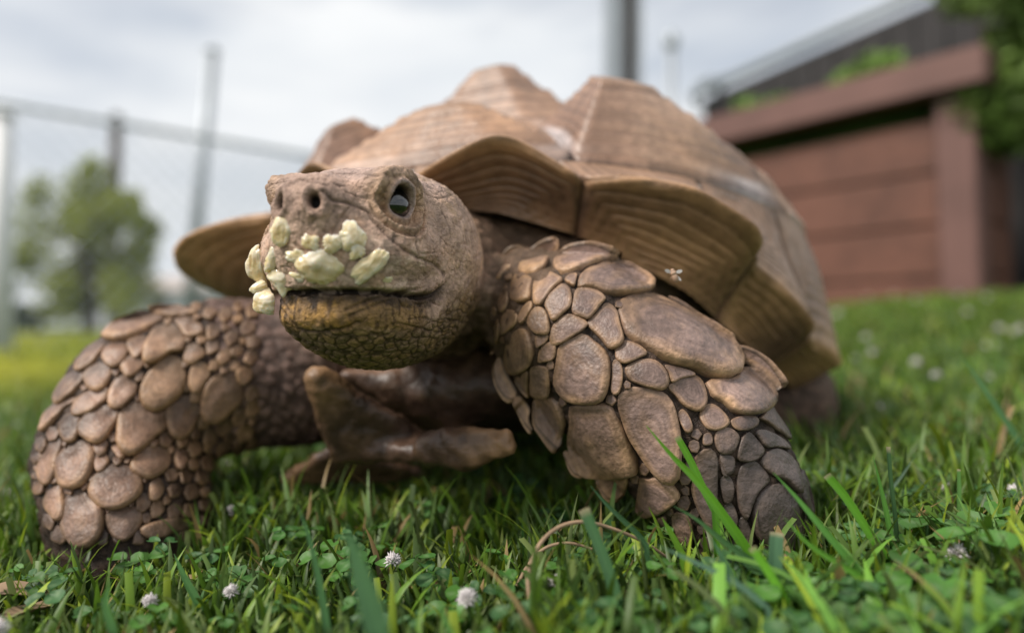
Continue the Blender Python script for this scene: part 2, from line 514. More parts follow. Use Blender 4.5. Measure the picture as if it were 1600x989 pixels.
EYE_B = np.array([-.15, 0.02, 1.0]); EYE_B -= EYE_N * (EYE_B @ EYE_N); EYE_B /= np.linalg.norm(EYE_B)
EYE_A = np.cross(EYE_B, EYE_N)
MOUTH_Y = [-30, -8, -2, 6, 18, 34, 50]
MOUTH_Z = [-14, -18.5, -23, -26.5, -26.5, -24, -22.5]

def build_body():
    V, Q = surface_nets(sdf_body, (-.34, .24, -.03), (.34, .92, .24), .0045)
    bm = bmesh.new()
    bv = [bm.verts.new(v) for v in V.tolist()]
    for q in Q.tolist():
        try: bm.faces.new([bv[i] for i in q])
        except ValueError: pass
    bm.normal_update()
    for lvl in range(3):
        bm.verts.ensure_lookup_table()
        co = np.array([v.co[:] for v in bm.verts]); q = to_head(co)
        hm = (np.linalg.norm(q * np.array([1, .85, 1]), axis=1) < 72) & (q[:, 1] > -52 + lvl * 4) & (chain(co, LEG_A) > .006)
        if lvl == 0:
            hm |= (chain(co, LEG_A) < .01) | (chain(co, LEG_B) < .006) | (q[:, 1] > -90) & (np.abs(q[:, 0]) < 70)
        if lvl == 2:
            hm &= (q[:, 0] > -40)
        bm.verts.index_update()
        es = [e for e in bm.edges if hm[e.verts[0].index] and hm[e.verts[1].index]]
        bmesh.ops.subdivide_edges(bm, edges=es, cuts=1, use_grid_fill=True)
    bmesh.ops.recalc_face_normals(bm, faces=bm.faces)
    me = bpy.data.meshes.new('body')
    bm.to_mesh(me); bm.free()
    n = len(me.vertices)
    P = np.empty(n * 3, np.float32); me.vertices.foreach_get('co', P); P = P.reshape(-1, 3).astype(float)
    for _ in range(4):
        d = sdf_body(P)
        P -= grad(sdf_body, P) * np.clip(d, -.003, .003)[:, None]
    Nn = grad(sdf_body, P, 8e-4)
    q = to_head(P)
    headm = ss(-58, -44, q[:, 1]) * (np.linalg.norm(q, axis=1) < 90)
    isleg = sdf_legs(P) < .004
    headm = np.where(isleg & (q[:, 1] < -5), 0, headm)
    neckm = ss(.07, .03, np.abs(rcone(P, NECK_A, NECK_B, .040, .054))) * (1 - headm)
    disp = np.zeros(n)          # metres along the normal
    # ---- colours
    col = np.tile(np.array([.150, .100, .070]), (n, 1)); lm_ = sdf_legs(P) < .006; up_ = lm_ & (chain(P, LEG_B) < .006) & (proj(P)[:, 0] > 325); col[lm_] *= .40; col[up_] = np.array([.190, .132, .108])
    hb = np.array([.47, .35, .27])
    col = col * (1 - headm[:, None]) + hb * headm[:, None]
    def blend(c, m):
        nonlocal col
        m = np.clip(m, 0, 1)[:, None]
        col = col * (1 - m) + np.asarray(c) * m
    H = np.where(headm > .01)[0]
    qh = q[H]
    ax = np.abs(qh[:, 0])
    zm = np.interp(qh[:, 1], MOUTH_Y, MOUTH_Z)
    s = qh[:, 2] - zm
    my = ss(-7, 1, qh[:, 1])
    dh = np.zeros(len(H)); 
    # mouth: upper beak overhangs a recessed, slightly open lower beak
    lip = my * np.exp(-((s - 3) / 4.5) ** 2)
    dh += 2.0 * lip
    n0 = pnoise(qh, 1 / 4.0, 9, 2); gap = my * ss(-2.3 - 1.2 * n0, -1.0, s) * ss(.7, -.3, s + .6 * n0) * (0.25 + .75 * ss(-2, 20, qh[:, 1]))
    dh -= 5.5 * gap
    dh -= 1.6 * my * ss(-14, -5, s) * ss(2, -2, s)
    # lower beak centre groove and jaw line fold
    dh -= 1.2 * my * np.exp(-(qh[:, 0] / 2.5) ** 2) * ss(-18, -8, s) * ss(0, -3, s)
    # nostrils
    nz = np.zeros(len(H))
    for sx in (-1, 1):
        g = np.sqrt(((qh[:, 0] - sx * 8.2) / (2.5 + 0 * ax)) ** 2 + ((qh[:, 2] - 13.0 + .25 * sx * (qh[:, 0] - sx * 8.2)) / 3.5) ** 2)
        fm = ss(30, 42, qh[:, 1])
        nz = np.maximum(nz, ss(1.15, .75, g) * fm)
        dh += 1.1 * np.exp(-((g - 1.7) / .5) ** 2) * fm
        dh -= 5.5 * ss(1.2, .6, g) * fm
    # eyes
    rimm = np.zeros(len(H)); eyem = np.zeros(len(H)); lidm = np.zeros(len(H))
    for sx in (-1, 1):
        e = qh.copy(); e[:, 0] *= sx; e = e - EYE_L
        a = e @ EYE_A; b = e @ EYE_B; nn = e @ EYE_N
        rho = np.sqrt((a / .88) ** 2 + (b / .96) ** 2)
        w = ss(-6, 1, nn)
        low = ss(3, -6, b)
        dh += w * (1.1 * np.exp(-((rho - 8.3) / 1.3) ** 2) + .8 * (1 - low) * np.exp(-((rho - 12.5) / 2.5) ** 2) + (1.6 + 1.0 * low) * np.exp(-((rho - 14.6) / 1.3) ** 2) + 1.0 * low * np.exp(-((rho - 18.4) / 1.2) ** 2)
                   - 1.4 * low * np.exp(-((rho - 11.4) / .8) ** 2) - .9 * np.exp(-((rho - 10.6) / .6) ** 2) - 1.1 * low * np.exp(-((rho - 16.7) / .7) ** 2))
        dh -= w * 5.5 * ss(7.2, 5.9, rho)
        eyem = np.maximum(eyem, w * ss(7.1, 6.4, rho)); rimm = np.maximum(rimm, w * np.exp(-((rho - 7.7) / .8) ** 2))
        lidm = np.maximum(lidm, w * ss(21, 15, rho) * ss(8.6, 9.8, rho))
    disp[H] += dh * .001 * headm[H]
    # small scales: throat and jaw (fine), neck (pebbled), lids
    thr = ss(-6, -20, s) * ss(60, 40, -qh[:, 1] * 0 + ax) * 1.0
    thr = np.clip(thr, 0, 1) * (1 - .0 * my)
    lowbeak = my * ss(-19, -15, s) * ss(-.5, -3, s) * ss(4, 16, qh[:, 1])
    thr = thr * (1 - lowbeak)
    Fv, R1 = vor(qh * np.array([1, 1, 1.35]), 1 / 5.2, 1)
    edge = np.exp(-((np.sqrt(Fv[:, 1]) - np.sqrt(Fv[:, 0])) / .10) ** 2)
    Fv2, R2 = vor(qh, 1 / 3.4, 2)
    edge2 = np.exp(-((np.sqrt(Fv2[:, 1]) - np.sqrt(Fv2[:, 0])) / .12) ** 2)
    Fv3, R3 = vor(qh * np.array([1, .8, 1]), 1 / 13.0, 3)
    edge3 = np.exp(-((np.sqrt(Fv3[:, 1]) - np.sqrt(Fv3[:, 0])) / .035) ** 2)
    cheek = ss(2, -14, qh[:, 1]) * (1 - thr)
    topm = ss(18, 26, qh[:, 2])
    dd = -.75 * edge * thr - .45 * edge2 * np.clip(lidm, 0, 1) - .4 * edge3 * np.clip(topm + .5 * cheek, 0, 1) * (1 - lidm) - .3 * edge2 * cheek * .6
    # traced creases
    uvs = np.vstack([smooth_path(np.array(c[2], float), 90) for c in CREASES])
    cp, hit = march(lambda p: smin(sdf_head(p), rcone(p, NECK_A, NECK_B, .040, .054), .018), uvs)
    cq = to_head(cp)
    crease = np.zeros(len(H))
    kd = kdtree.KDTree(len(cq) * 2)
    wd = np.repeat([c[1] for c in CREASES], 90); dp = np.repeat([c[0] for c in CREASES], 90)
    for i, c in enumerate(cq):
        kd.insert(Vector(c), i); kd.insert(Vector((-c[0], c[1], c[2])), i + len(cq))
    kd.balance()
    for i, p in enumerate(qh.tolist()):
        _, k, dist = kd.find(p)
        k %= len(cq)
        if dist < 4: crease[i] = dp[k] * math.exp(-(dist / (wd[k] * .85)) ** 2)
    crease *= (1 - eyem)
    n3 = pnoise(qh, 1 / 5.5, 12, 4); dd += .55 * n3 * (1 - eyem) * (1 - gap)
    Fv4, R4 = vor(qh + 1.2 * np.stack([n3, n0, n3 * n0], -1), 1 / 7.5, 6); edge4 = np.exp(-((np.sqrt(Fv4[:, 1]) - np.sqrt(Fv4[:, 0])) / .035) ** 2) * ss(-.25, .25, n0)
    dd -= .35 * edge4 * (1 - thr) * (1 - lidm) * (1 - eyem)
    dd -= 1.25 * crease
    disp[H] += dd * .001 * headm[H]
    # colours of the head
    cH = col[H]
    def bl(c, m):
        nonlocal cH
        m = np.clip(m, 0, 1)[:, None]; cH = cH * (1 - m) + np.asarray(c) * m
    n1 = pnoise(qh, 1 / 9.0, 1); n2 = pnoise(qh, 1 / 3.0, 2)
    bl((.46, .32, .225), ss(-.1, .5, n1) * .7)
    bl((.41, .335, .305), topm * .6)
    bl((.52, .39, .26), cheek * ss(-.2, .5, n1) * .6)
    bl((.46, .33, .20), lidm * .55)
    bl((.33, .245, .195), ss(34, 42, qh[:, 1]) * ss(4, 10, qh[:, 2]) * .8)
    bl((.20, .145, .065), thr * (.75 + .25 * R1))
    bl((.29, .20, .09), thr * ss(.6, .8, R1) * .8)
    bl((.27, .175, .07), lowbeak * .95); bl((.45, .275, .07), lowbeak * ss(-.25, .35, n1 + .4 * n2) * ss(28, 12, ax) * .85)
    streak = np.array([mnoise.noise(Vector((p[0] * .45, p[1] * .45, p[2] * .06))) for p in qh.tolist()])
    bl((.07, .042, .018), lowbeak * ss(.05, .4, streak + .3 * n2) * .8)
    bl((.035, .024, .016), lowbeak * np.exp(-((qh[:, 0] + 1.0 * n2) / 2.2) ** 2) * ss(-13, -7, s + 2 * n2))
    bl((.045, .030, .020), my * ss(-8.5, -3.5, s + 2.2 * n2) * ss(1, -1, s) * .85)
    bl((.025, .018, .014), gap * 1.2)  # mouth slit painted near black, mostly for the shade inside it
    bl((.30, .26, .26), rimm * .8); bl((.012, .010, .010), nz); bl((.03, .02, .018), eyem)
    nr_ = pnoise(qh, 1 / 6.5, 21, 3)
    resid = ss(.02, .30, nr_ + .35 * n2) * ss(8, 24, qh[:, 1]) * ss(-4, 1, s) * ss(30, 14, s)
    bl((.64, .53, .42), resid * .5)
    bl((.055, .036, .024), np.clip(crease * .75 + edge * thr * .75 + edge2 * lidm * .4 + edge4 * (1 - thr) * (1 - lidm) * .38 + edge3 * np.clip(topm + .4 * cheek, 0, 1) * .35 * (1 - lidm), 0, .85))
    col[H] = cH * headm[H][:, None] + col[H] * (1 - headm[H][:, None])
    # pebbled skin of neck, shoulders and inner legs
    B = np.where(headm < .99)[0]
    Fv, R = vor(P[B], 1 / .0085, 4)
    e = np.exp(-((np.sqrt(Fv[:, 1]) - np.sqrt(Fv[:, 0])) / .14) ** 2)
    wB = 1 - headm[B]
    disp[B] += (.0007 * (1 - e) - .0008 * e) * wB
    dk = (1 - .6 * e * wB)[:, None]
    col[B] *= dk * (1 + .25 * (R - .5) * wB)[:, None]
    # wrinkle folds round the neck
    tN = ((P[B] - NECK_A) @ (NECK_B - NECK_A)) / ((NECK_B - NECK_A) @ (NECK_B - NECK_A))
    disp[B] += .0022 * np.sin(tN * 38 + 2 * pnoise(P[B], 25, 5, 2)) * neckm[B] * ss(-.1, .15, tN)
    fold = neckm[:, None] * np.array([.10, .07, .04])
    col = np.clip(col + fold * .6, .004, 1)
    P += Nn * disp[:, None]
    me.vertices.foreach_set('co', P.astype(np.float32).ravel())
    a = me.attributes.new('Col', 'FLOAT_COLOR', 'POINT')
    c4 = np.ones((n, 4), np.float32); c4[:, :3] = col
    a.data.foreach_set('color', c4.ravel())
    me.polygons.foreach_set('use_smooth', np.ones(len(me.polygons), bool))
    me.materials.append(MT['skin'])
    me.update()
    o = bpy.data.objects.new('body', me); COL.objects.link(o)
    part(o, tortoise)
    print('body verts', n)
    return o
body = build_body()

def sphere_mesh(c, r, axes=None, nu=32, nv=20, cap=pi):
    V, Fs = [], []
    A = np.eye(3) if axes is None else axes
    for i in range(nv + 1):
        th = cap * i / nv
        for k in range(nu):
            ph = 2 * pi * k / nu
            V.append(np.asarray(c) + r * (A[0] * math.sin(th) * math.cos(ph) + A[1] * math.sin(th) * math.sin(ph) + A[2] * math.cos(th)))
    for i in range(nv):
        for k in range(nu):
            k2 = (k + 1) % nu
            Fs.append((i * nu + k, (i + 1) * nu + k, (i + 1) * nu + k2, i * nu + k2))
    return V, Fs
for sx in (1, -1):
    c = EYE_L * np.array([sx, 1, 1]); nrm = EYE_N * np.array([sx, 1, 1])
    cw = from_head(c); axn = nrm @ H_R
    t1 = np.cross(axn, [0, 0, 1.0]); t1 /= np.linalg.norm(t1); t2 = np.cross(axn, t1)
    V, Fs = sphere_mesh(cw, EYE_R * .001)
    eye = sub(mesh_obj('eye', V, Fs, MT['eye']), body)
    # gaze a little towards the camera and up
    g = axn + .25 * (CAMO - cw) / np.linalg.norm(CAMO - cw) + np.array([0, 0, .22]); g /= np.linalg.norm(g)
    t1 = np.cross(g, [0, 0, 1.0]); t1 /= np.linalg.norm(t1); t2 = np.cross(g, t1)
    V, Fs = sphere_mesh(cw, EYE_R * .001 + .00025, np.stack([t1, t2, g]), cap=.58)
    pu = mesh_obj('pupil', V, Fs, MT['pupil']); sub(pu, body)

# ------------------------------------------------------------------ leg scales
CR = {'a1': (750, 360, 4.946), 'a2': (960, 400, 4.946), 'a3': (750, 540, 4.946), 'a4': (980, 560, 4.947), 'a5': (900, 700, 4.0), 'b6': (50, 460, 4.0), 'b7': (50, 640, 4.0)}
SCALES_A = [
 ('a1', [(140,400),(150,260),(200,150),(260,120),(340,135),(330,200),(290,265),(210,320)]),
 ('a1', [(300,330),(310,260),(345,200),(420,120),(500,75),(580,65),(610,95),(600,150),(530,230),(490,290),(400,345)]),
 ('a1', [(590,320),(560,260),(590,200),(640,140),(720,105),(820,90),(930,110),(1040,165),(1090,205),(1000,235),(900,255),(820,290),(720,325),(640,340)]),
 ('a1', [(750,440),(770,350),(830,300),(930,260),(1060,240),(1150,255),(1240,310),(1300,360),(1339,433),(1280,480),(1190,495),(1070,500),(970,495),(880,450),(800,440)]),
 ('a1', [(245,530),(240,430),(270,350),(330,340),(405,375),(400,450),(390,530),(330,560),(280,560)]),
 ('a1', [(420,570),(415,450),(425,370),(480,325),(540,320),(640,375),(630,400),(560,460),(510,530),(470,580)]),
 ('a1', [(655,385),(690,345),(745,335),(745,380),(725,440),(690,420)]),
 ('a1', [(500,580),(530,510),(590,450),(640,415),(690,440),(710,500),(700,580),(640,640),(560,700),(530,640)]),
 ('a1', [(710,640),(720,530),(750,450),(870,450),(965,520),(930,570),(830,680),(780,670)]),
 ('a1', [(145,580),(160,480),(205,420),(225,470),(220,560),(190,620),(160,630)]),
 ('a1', [(300,690),(320,620),(390,545),(410,590),(380,650),(330,720)]),
 ('a1', [(370,720),(390,640),(440,590),(500,610),(535,690),(535,780),(480,800),(420,785)]),
 ('a1', [(175,800),(170,690),(210,620),(270,620),(300,660),(285,720),(230,770)]),
 ('a1', [(545,870),(545,780),(590,700),(690,645),(825,700),(815,745),(720,810),(600,880)]),
 ('a1', [(825,720),(900,640),(975,555),(1050,610),(1080,720),(1100,850),(1000,915),(930,840)]),
 ('a2', [(30,420),(40,340),(150,290),(260,280),(400,330),(560,420),(680,510),(800,600),(900,680),(955,780),(965,870),(920,930),(850,950),(720,930),(600,870),(500,850),(400,820),(300,760),(200,685),(100,630),(60,560)]),
 ('a2', [(420,310),(520,355),(650,455),(720,510),(820,580),(890,645),(880,700),(780,620),(640,520),(500,420)]),
 ('a4', [(800,-90),(890,-95),(1000,-55),(1090,20),(1160,110),(1205,190),(1190,235),(1130,200),(1060,120),(980,50),(880,10),(830,-40)]),
 ('a2', [(5,740),(0,700),(70,650),(190,690),(250,745),(180,785),(70,830),(10,790)]),
 ('a4', [(-20,75),(60,20),(150,0),(230,20),(290,80),(315,160),(270,225),(180,220),(80,195),(10,160)]),
 ('a4', [(290,50),(420,75),(520,120),(410,150),(330,180),(315,110)]),
 ('a4', [(310,215),(400,160),(510,125),(575,170),(605,260),(600,340),(530,395),(430,360),(370,290)]),
 ('a4', [(620,240),(600,175),(720,165),(830,145),(880,75),(970,70),(1060,130),(1120,220),(1145,300),(1110,370),(1030,420),(900,435),(800,400),(720,330),(640,290)]),
 ('a4', [(555,440),(590,370),(650,350),(720,390),(785,480),(730,530),(650,545),(590,520)]),
 ('a4', [(390,430),(430,390),(480,450),(500,530),(450,560),(410,500)]),
 ('a4', [(790,490),(850,450),(960,437),(1010,470),(990,520),(900,550),(830,540)]),
 ('a4', [(1020,460),(1060,420),(1110,340),(1150,420),(1210,520),(1240,620),(1160,560),(1080,500)]),
 ('a4', [(670,620),(690,560),(770,530),(850,575),(860,630),(800,710),(720,720),(680,680)]),
 ('a4', [(580,650),(590,590),(630,570),(655,600),(650,650),(600,665)]),
 ('a4', [(840,720),(870,640),(920,570),(970,590),(1050,690),(1030,740),(940,780),(850,770)]),
 ('a4', [(990,560),(1060,550),(1150,590),(1230,660),(1250,700),(1150,680),(1060,680),(1020,630)]),
 ('a5', [(1150,90),(1180,30),(1250,0),(1330,40),(1385,130),(1400,250),(1370,270),(1300,200),(1210,160)]),
 ('a5', [(1000,250),(1010,150),(1060,90),(1130,85),(1200,170),(1200,210),(1130,270),(1090,340),(1050,420),(1010,350)]),
 ('a5', [(1100,480),(1095,370),(1140,280),(1220,225),(1300,225),(1370,300),(1390,400),(1390,520),(1380,640),(1300,700),(1200,650),(1140,560)]),
 ('a5', [(740,60),(790,10),(850,0),(885,60),(885,200),(880,300),(870,400),(860,500),(820,470),(770,390),(730,300),(720,220),(765,150)]),
 ('a4', [(715,760),(740,730),(790,745),(800,830),(770,890),(730,880)]),
 ('a5', [(390,270),(400,180),(440,190),(500,180),(560,200),(640,260),(640,300),(560,370),(500,400),(430,420),(380,380)]),
 ('a3', [(690,470),(800,460),(900,445),(1000,455),(1050,520),(1110,640),(1170,780),(1225,930),(1180,960),(1050,985),(900,985),(800,975),(720,860),(680,760),(690,600)]),
 ('a3', [(590,130),(600,30),(630,-25),(720,-65),(800,-100),(870,-50),(960,20),(1005,110),(1005,240),(980,360),(930,420),(830,435),(700,425),(620,370),(570,280)]),
 ('a3', [(1010,350),(1020,240),(1030,120),(1070,110),(1105,180),(1100,270),(1060,360)]),
 ('a4', [(250,240),(320,290),(370,370),(400,500),(420,640),(410,800),(390,900),(330,930),(250,900),(170,820),(90,720),(0,580),(-60,430),(-80,330),(-50,255),(20,220),(120,220)]),
 ('a3', [(415,600),(410,480),(430,400),(520,395),(590,430),(640,520),(655,620),(620,720),(600,800),(520,740),(450,660)]),
 ('a3', [(400,370),(390,250),(400,165),(480,155),(530,180),(540,280),(530,370),(460,385)]),
 ('a3', [(270,260),(320,220),(370,200),(375,300),(380,380),(330,350)]),
 ('a1', [(195,985),(210,880),(260,790),(320,755),(370,780),(410,860),(415,960),(390,1030),(330,1080),(250,1100),(210,1060)]),
 ('a1', [(440,900),(430,820),(480,800),(530,805),(520,850),(470,890)]),
 ('a1', [(450,1010),(460,930),(510,870),(580,860),(590,900),(570,980),(480,1015)]),
 ('a3', [(100,180),(120,110),(150,90),(180,180),(230,280),(275,360),(250,410),(190,390),(130,310)]),
 ('a3', [(255,430),(290,390),(340,430),(380,500),(370,570),(400,660),(330,580)]),
 ('a1', [(85,800),(100,690),(140,690),(150,790),(140,880),(100,940)]),
 ('a3', [(640,830),(700,830),(780,950),(800,990),(720,980)]),
 ('a5', [(130,190),(250,170),(320,180),(310,260),(250,320),(180,300)]),
 ('a5', [(480,520),(500,450),(560,430),(570,560),(560,620),(510,590)]),
 ('a5', [(600,420),(660,400),(720,440),(730,540),(690,600),(630,540)]),
 ('a5', [(1400,180),(1420,130),(1450,230),(1470,330),(1450,420),(1410,330)]),
 ('a5', [(1010,470),(1050,430),(1090,500),(1110,570),(1060,580)]),
 ('a5', [(900,60),(940,40),(985,60),(980,130),(930,150)]),
 ('a5', [(900,200),(950,170),(985,230),(970,310),(920,320)]),
 ('a5', [(920,370),(970,340),(1010,420),(990,480),(940,460)]),
]
SCALES_B = [
 ('b6', [(470,270),(520,190),(600,140),(720,110),(820,150),(740,200),(680,240),(560,280)]),
 ('b6', [(720,370),(740,270),(810,200),(880,200),(950,270),(940,350),(860,360),(760,405)]),
 ('b6', [(700,620),(700,550),(770,450),(850,390),(930,420),(955,520),(930,610),(850,650),(760,665)]),
 ('b6', [(840,740),(850,670),(920,640),(1000,650),(1040,720),(1010,800),(940,845),(870,810)]),
 ('b6', [(1080,640),(1100,560),(1180,500),(1260,510),(1310,590),(1290,680),(1190,735),(1110,710)]),
 ('b6', [(540,830),(560,740),(630,680),(740,670),(820,710),(830,800),(820,840),(740,890),(620,950),(550,910)]),
 ('b6', [(490,650),(500,570),(560,510),(640,530),(650,610),(580,660),(520,675)]),
 ('b6', [(560,450),(590,400),(650,390),(700,430),(650,480),(600,490)]),
 ('b6', [(450,390),(480,320),(560,300),(600,360),(560,420),(500,430)]),
 ('b6', [(600,320),(640,280),(720,270),(700,350),(650,375)]),
 ('b6', [(340,520),(370,450),(440,430),(500,470),(470,550),(390,570)]),
 ('b6', [(960,360),(990,310),(1050,320),(1080,370),(1030,410),(970,400)]),
 ('b6', [(990,500),(1020,430),(1090,440),(1110,500),(1060,570),(1010,550)]),
 ('b6', [(1280,490),(1310,455),(1360,460),(1375,510),(1330,545)]),
 ('b6', [(900,170),(960,145),(1050,190),(1070,240),(990,250)]),
 ('b6', [(740,90),(830,75),(960,85),(1020,120),(900,135),(800,130)]),
 ('b6', [(300,430),(340,350),(430,280),(450,330),(400,400),(320,460)]),
 ('b6', [(165,620),(220,520),(300,460),(330,520),(280,590),(190,660)]),
 ('b6', [(80,790),(130,700),(220,650),(290,660),(200,720),(140,790),(90,840)]),
 ('b6', [(290,660),(400,580),(480,600),(460,660),(360,720),(280,740)]),
 ('b6', [(310,800),(360,740),(450,700),(540,720),(520,800),(470,860),(400,890),(310,860)]),
 ('b6', [(180,800),(230,750),(300,750),(300,840),(250,890),(190,870)]),
 ('b7', [(620,350),(660,270),(730,235),(830,250),(860,310),(820,380),(740,400),(650,380)]),
 ('b7', [(370,500),(420,400),(520,350),(630,380),(680,460),(660,530),(560,570),(430,570)]),
 ('b7', [(160,380),(190,260),(280,200),(370,230),(390,330),(320,420),(220,450)]),
 ('b7', [(395,330),(400,280),(460,280),(480,330),(420,370)]),
 ('b7', [(60,380),(80,280),(130,200),(180,200),(170,320),(120,420)]),
 ('b7', [(200,680),(220,560),(300,500),(370,560),(440,610),(420,720),(330,800),(240,780)]),
 ('b7', [(80,560),(110,470),(180,480),(200,560),(180,640),(110,620)]),
 ('b7', [(740,460),(790,430),(820,490),(790,540),(740,530)]),
 ('b7', [(890,300),(910,240),(960,250),(970,300),(920,360)]),
 ('b7', [(500,240),(540,200),(600,240),(560,290)]),
 ('b7', [(700,720),(800,690),(960,680),(1020,720),(900,760),(760,770)]),
 ('b7', [(470,660),(560,610),(660,620),(680,700),(600,760),(500,740)]),
]
RS = [1.0, .985, .955, .915, .865, .81, .75, .69, .63, .56, .49, .41, .32, .22, .1]
HT = [-.8, .42, .66, .76, .86, .87, .94, .93, .98, .97, 1.0, .985, 1.0, 1.0, 1.0]
def build_scales(lst, leg, foot, region):
    NP_ = 28
    uv, info = [], []
    grow = 1.10 if leg is LEG_B else 1.008
    loops = []; small = set()
    for key, pts in lst:
        ox, oy, s = CR[key]
        loops.append(smooth_loop(np.array([(ox + x / s, oy + y / s) for x, y in pts]), NP_))
    # small scales fill what the large ones leave free
    u0, u1, v0, v1 = region
    gu, gv = np.meshgrid(np.arange(u0, u1, 4.0), np.arange(v0, v1, 4.0))
    cand = np.stack([gu.ravel(), gv.ravel()], -1) + rng.uniform(-1.5, 1.5, (gu.size, 2))
    _, hit = march(lambda P: chain(P, leg) + .003, cand, n=50)
    cand = cand[hit]
    clear = np.full(len(cand), 99.0); inside = np.zeros(len(cand), bool)
    for lp in loops:
        clear = np.minimum(clear, np.sqrt(((cand[:, None] - lp[None]) ** 2).sum(-1)).min(1))
        x, y = cand[:, :1], cand[:, 1:]; a, b = lp, np.roll(lp, -1, 0)
        cr = ((a[None, :, 1] > y) != (b[None, :, 1] > y)) & (x < (b[:, 0] - a[:, 0])[None] * (y - a[None, :, 1]) / (b[:, 1] - a[:, 1] + 1e-9)[None] + a[None, :, 0])
        inside |= cr.sum(1) % 2 == 1
    cand, clear = cand[~inside], clear[~inside]
    lim = 12.0 if leg is LEG_A else 13.0
    fill = 0
    while len(cand) and fill < 130:
        k = np.argmax(np.minimum(clear, lim) + rng.uniform(0, 1.5, len(cand)))
        if min(clear[k], lim) < (7.0 if leg is LEG_A else 6.0): break
        r0 = min(clear[k], lim) * rng.uniform(.80, .95); c0 = cand[k]; ph = rng.uniform(0, 6.28)
        m = int(rng.integers(5, 8))
        lp = lin_loop(np.array([c0 + r0 * rng.uniform(.86, 1.12) * np.array([math.cos(ph + 2 * pi * j / m), math.sin(ph + 2 * pi * j / m)]) for j in range(m)]), NP_)
        loops.append(lp); fill += 1; small.add(len(loops) - 1)
        dc = np.linalg.norm(cand - c0, axis=1)
        clear = np.minimum(clear, dc - r0); kp = clear > 2.5
        cand, clear = cand[kp], clear[kp]
    for lp in loops:
        c = lp.mean(0)
        if leg is LEG_B:        # free ends drawn out to a blunt point
            dv = np.array(foot, float) - c; dv /= np.linalg.norm(dv); rel = lp - c
            cs_ = np.clip((rel @ dv) / np.linalg.norm(rel, axis=1), 0, 1)
            lp = c + rel * (1 + .22 * cs_ ** 4)[:, None]
        info.append((lp, c))
        for r in RS:
            uv.append(c + (lp - c) * r * grow)
        uv.append(c[None])
    uv = np.vstack(uv)
    sd_ = lambda P: chain(P, leg)
    P, hit = march(sd_, uv)
    N = grad(sd_, P, 1e-3)
    per = NP_ * len(RS) + 1
    for i, (lp, c) in enumerate(info):
        Pi = P[i * per:(i + 1) * per].copy(); Ni = N[i * per:(i + 1) * per]; uvi = uv[i * per:(i + 1) * per]
        size = np.linalg.norm(lp - c, axis=1).mean()          # pixels
        ht = np.concatenate([np.repeat(HT, NP_), [1.0]])
        hmax = np.clip(size * .058, .9, 3.6) * .001 * (1.75 if leg is LEG_B else 1.15) * ((.6 if leg is LEG_A else .7) if i in small else 1)
        # the far end of a scale (away from the shoulder) stands prouder
        dirv = np.array(foot, float) - c; dirv /= np.linalg.norm(dirv)
        tl = ((uvi - c) @ dirv) / max(size, 1)
        lift = (.95 if leg is LEG_B else .9) * np.clip(tl, -.95, 1.4)
        Nm = Ni.mean(0); Nm /= np.linalg.norm(Nm)
        Nb = Ni * .5 + Nm * .5; Nb /= np.linalg.norm(Nb, axis=1)[:, None]
        hh = ht * hmax * (1 + np.where(ht > 0, lift, 0)) + .0004
        wob = np.array([mnoise.noise(Vector(p) * 120 + Vector((i, 0, 0))) for p in Pi.tolist()]) * (.0013 if leg is LEG_B else .0007) * (ht > .3)
        dw = c_r * dirv[0] - c_u * dirv[1]; dw = dw - Nm * (dw @ Nm)
        V = Pi + Nb * (hh + wob)[:, None] + np.outer(np.where(ht > 0, np.clip(tl, 0, 1.3), 0) * (.0028 if leg is LEG_B else .0013) * min(1, size / 22), dw)
        Fs = []
        for r in range(len(RS) - 1):
            for k in range(NP_):
                k2 = (k + 1) % NP_
                Fs.append((r * NP_ + k, r * NP_ + k2, (r + 1) * NP_ + k2, (r + 1) * NP_ + k))
        last = (len(RS) - 1) * NP_; ci = per - 1
        for k in range(NP_): Fs.append((last + k, last + (k + 1) % NP_, ci))
        # make normals face out
        f0 = Fs[NP_ * 4]; e1 = V[f0[1]] - V[f0[0]]; e2 = V[f0[3]] - V[f0[0]]
        if np.cross(e1, e2) @ Nm < 0: Fs = [f[::-1] for f in Fs]
        # colour: tan worn margins, mauve-grey middles, dark grey towards the foot
        rr = np.concatenate([np.repeat(RS, NP_), [0.0]])
        rnd = random.random()
        cen = np.array([.225, .168, .145]) * (.70 + .5 * rnd); edg = np.array([.37, .250, .148])
        if leg is LEG_A:
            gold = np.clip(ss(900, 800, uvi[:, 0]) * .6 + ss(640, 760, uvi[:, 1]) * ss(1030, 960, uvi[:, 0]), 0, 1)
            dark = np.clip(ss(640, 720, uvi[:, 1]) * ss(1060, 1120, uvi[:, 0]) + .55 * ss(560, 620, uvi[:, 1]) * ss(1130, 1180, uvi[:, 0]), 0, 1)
        else:
            cen = np.array([.185, .120, .083]) * (.55 + .8 * rnd); edg = np.array([.25, .165, .095])  # far leg's scales darkened: the shade on that leg is painted in
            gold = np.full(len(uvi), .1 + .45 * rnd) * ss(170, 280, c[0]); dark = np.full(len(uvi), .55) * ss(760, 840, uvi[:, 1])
        m = (.75 * ss(.5, 1.0, rr) + .6 * np.array([mnoise.noise(Vector(p) * 150 + Vector((i, 0, 0))) for p in Pi.tolist()]))
        m = np.clip(m, 0, 1)[:, None]
        cc = cen * (1 - m) + edg * m
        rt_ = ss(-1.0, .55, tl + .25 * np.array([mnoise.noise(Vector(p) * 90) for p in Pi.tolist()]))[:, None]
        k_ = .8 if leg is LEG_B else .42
        cc = cc * (1 - k_ * (1 - rt_)) + np.array([.085, .060, .046]) * k_ * (1 - rt_)  # shoulder end darker: growth pigment, with shade from the overlapping scale painted in
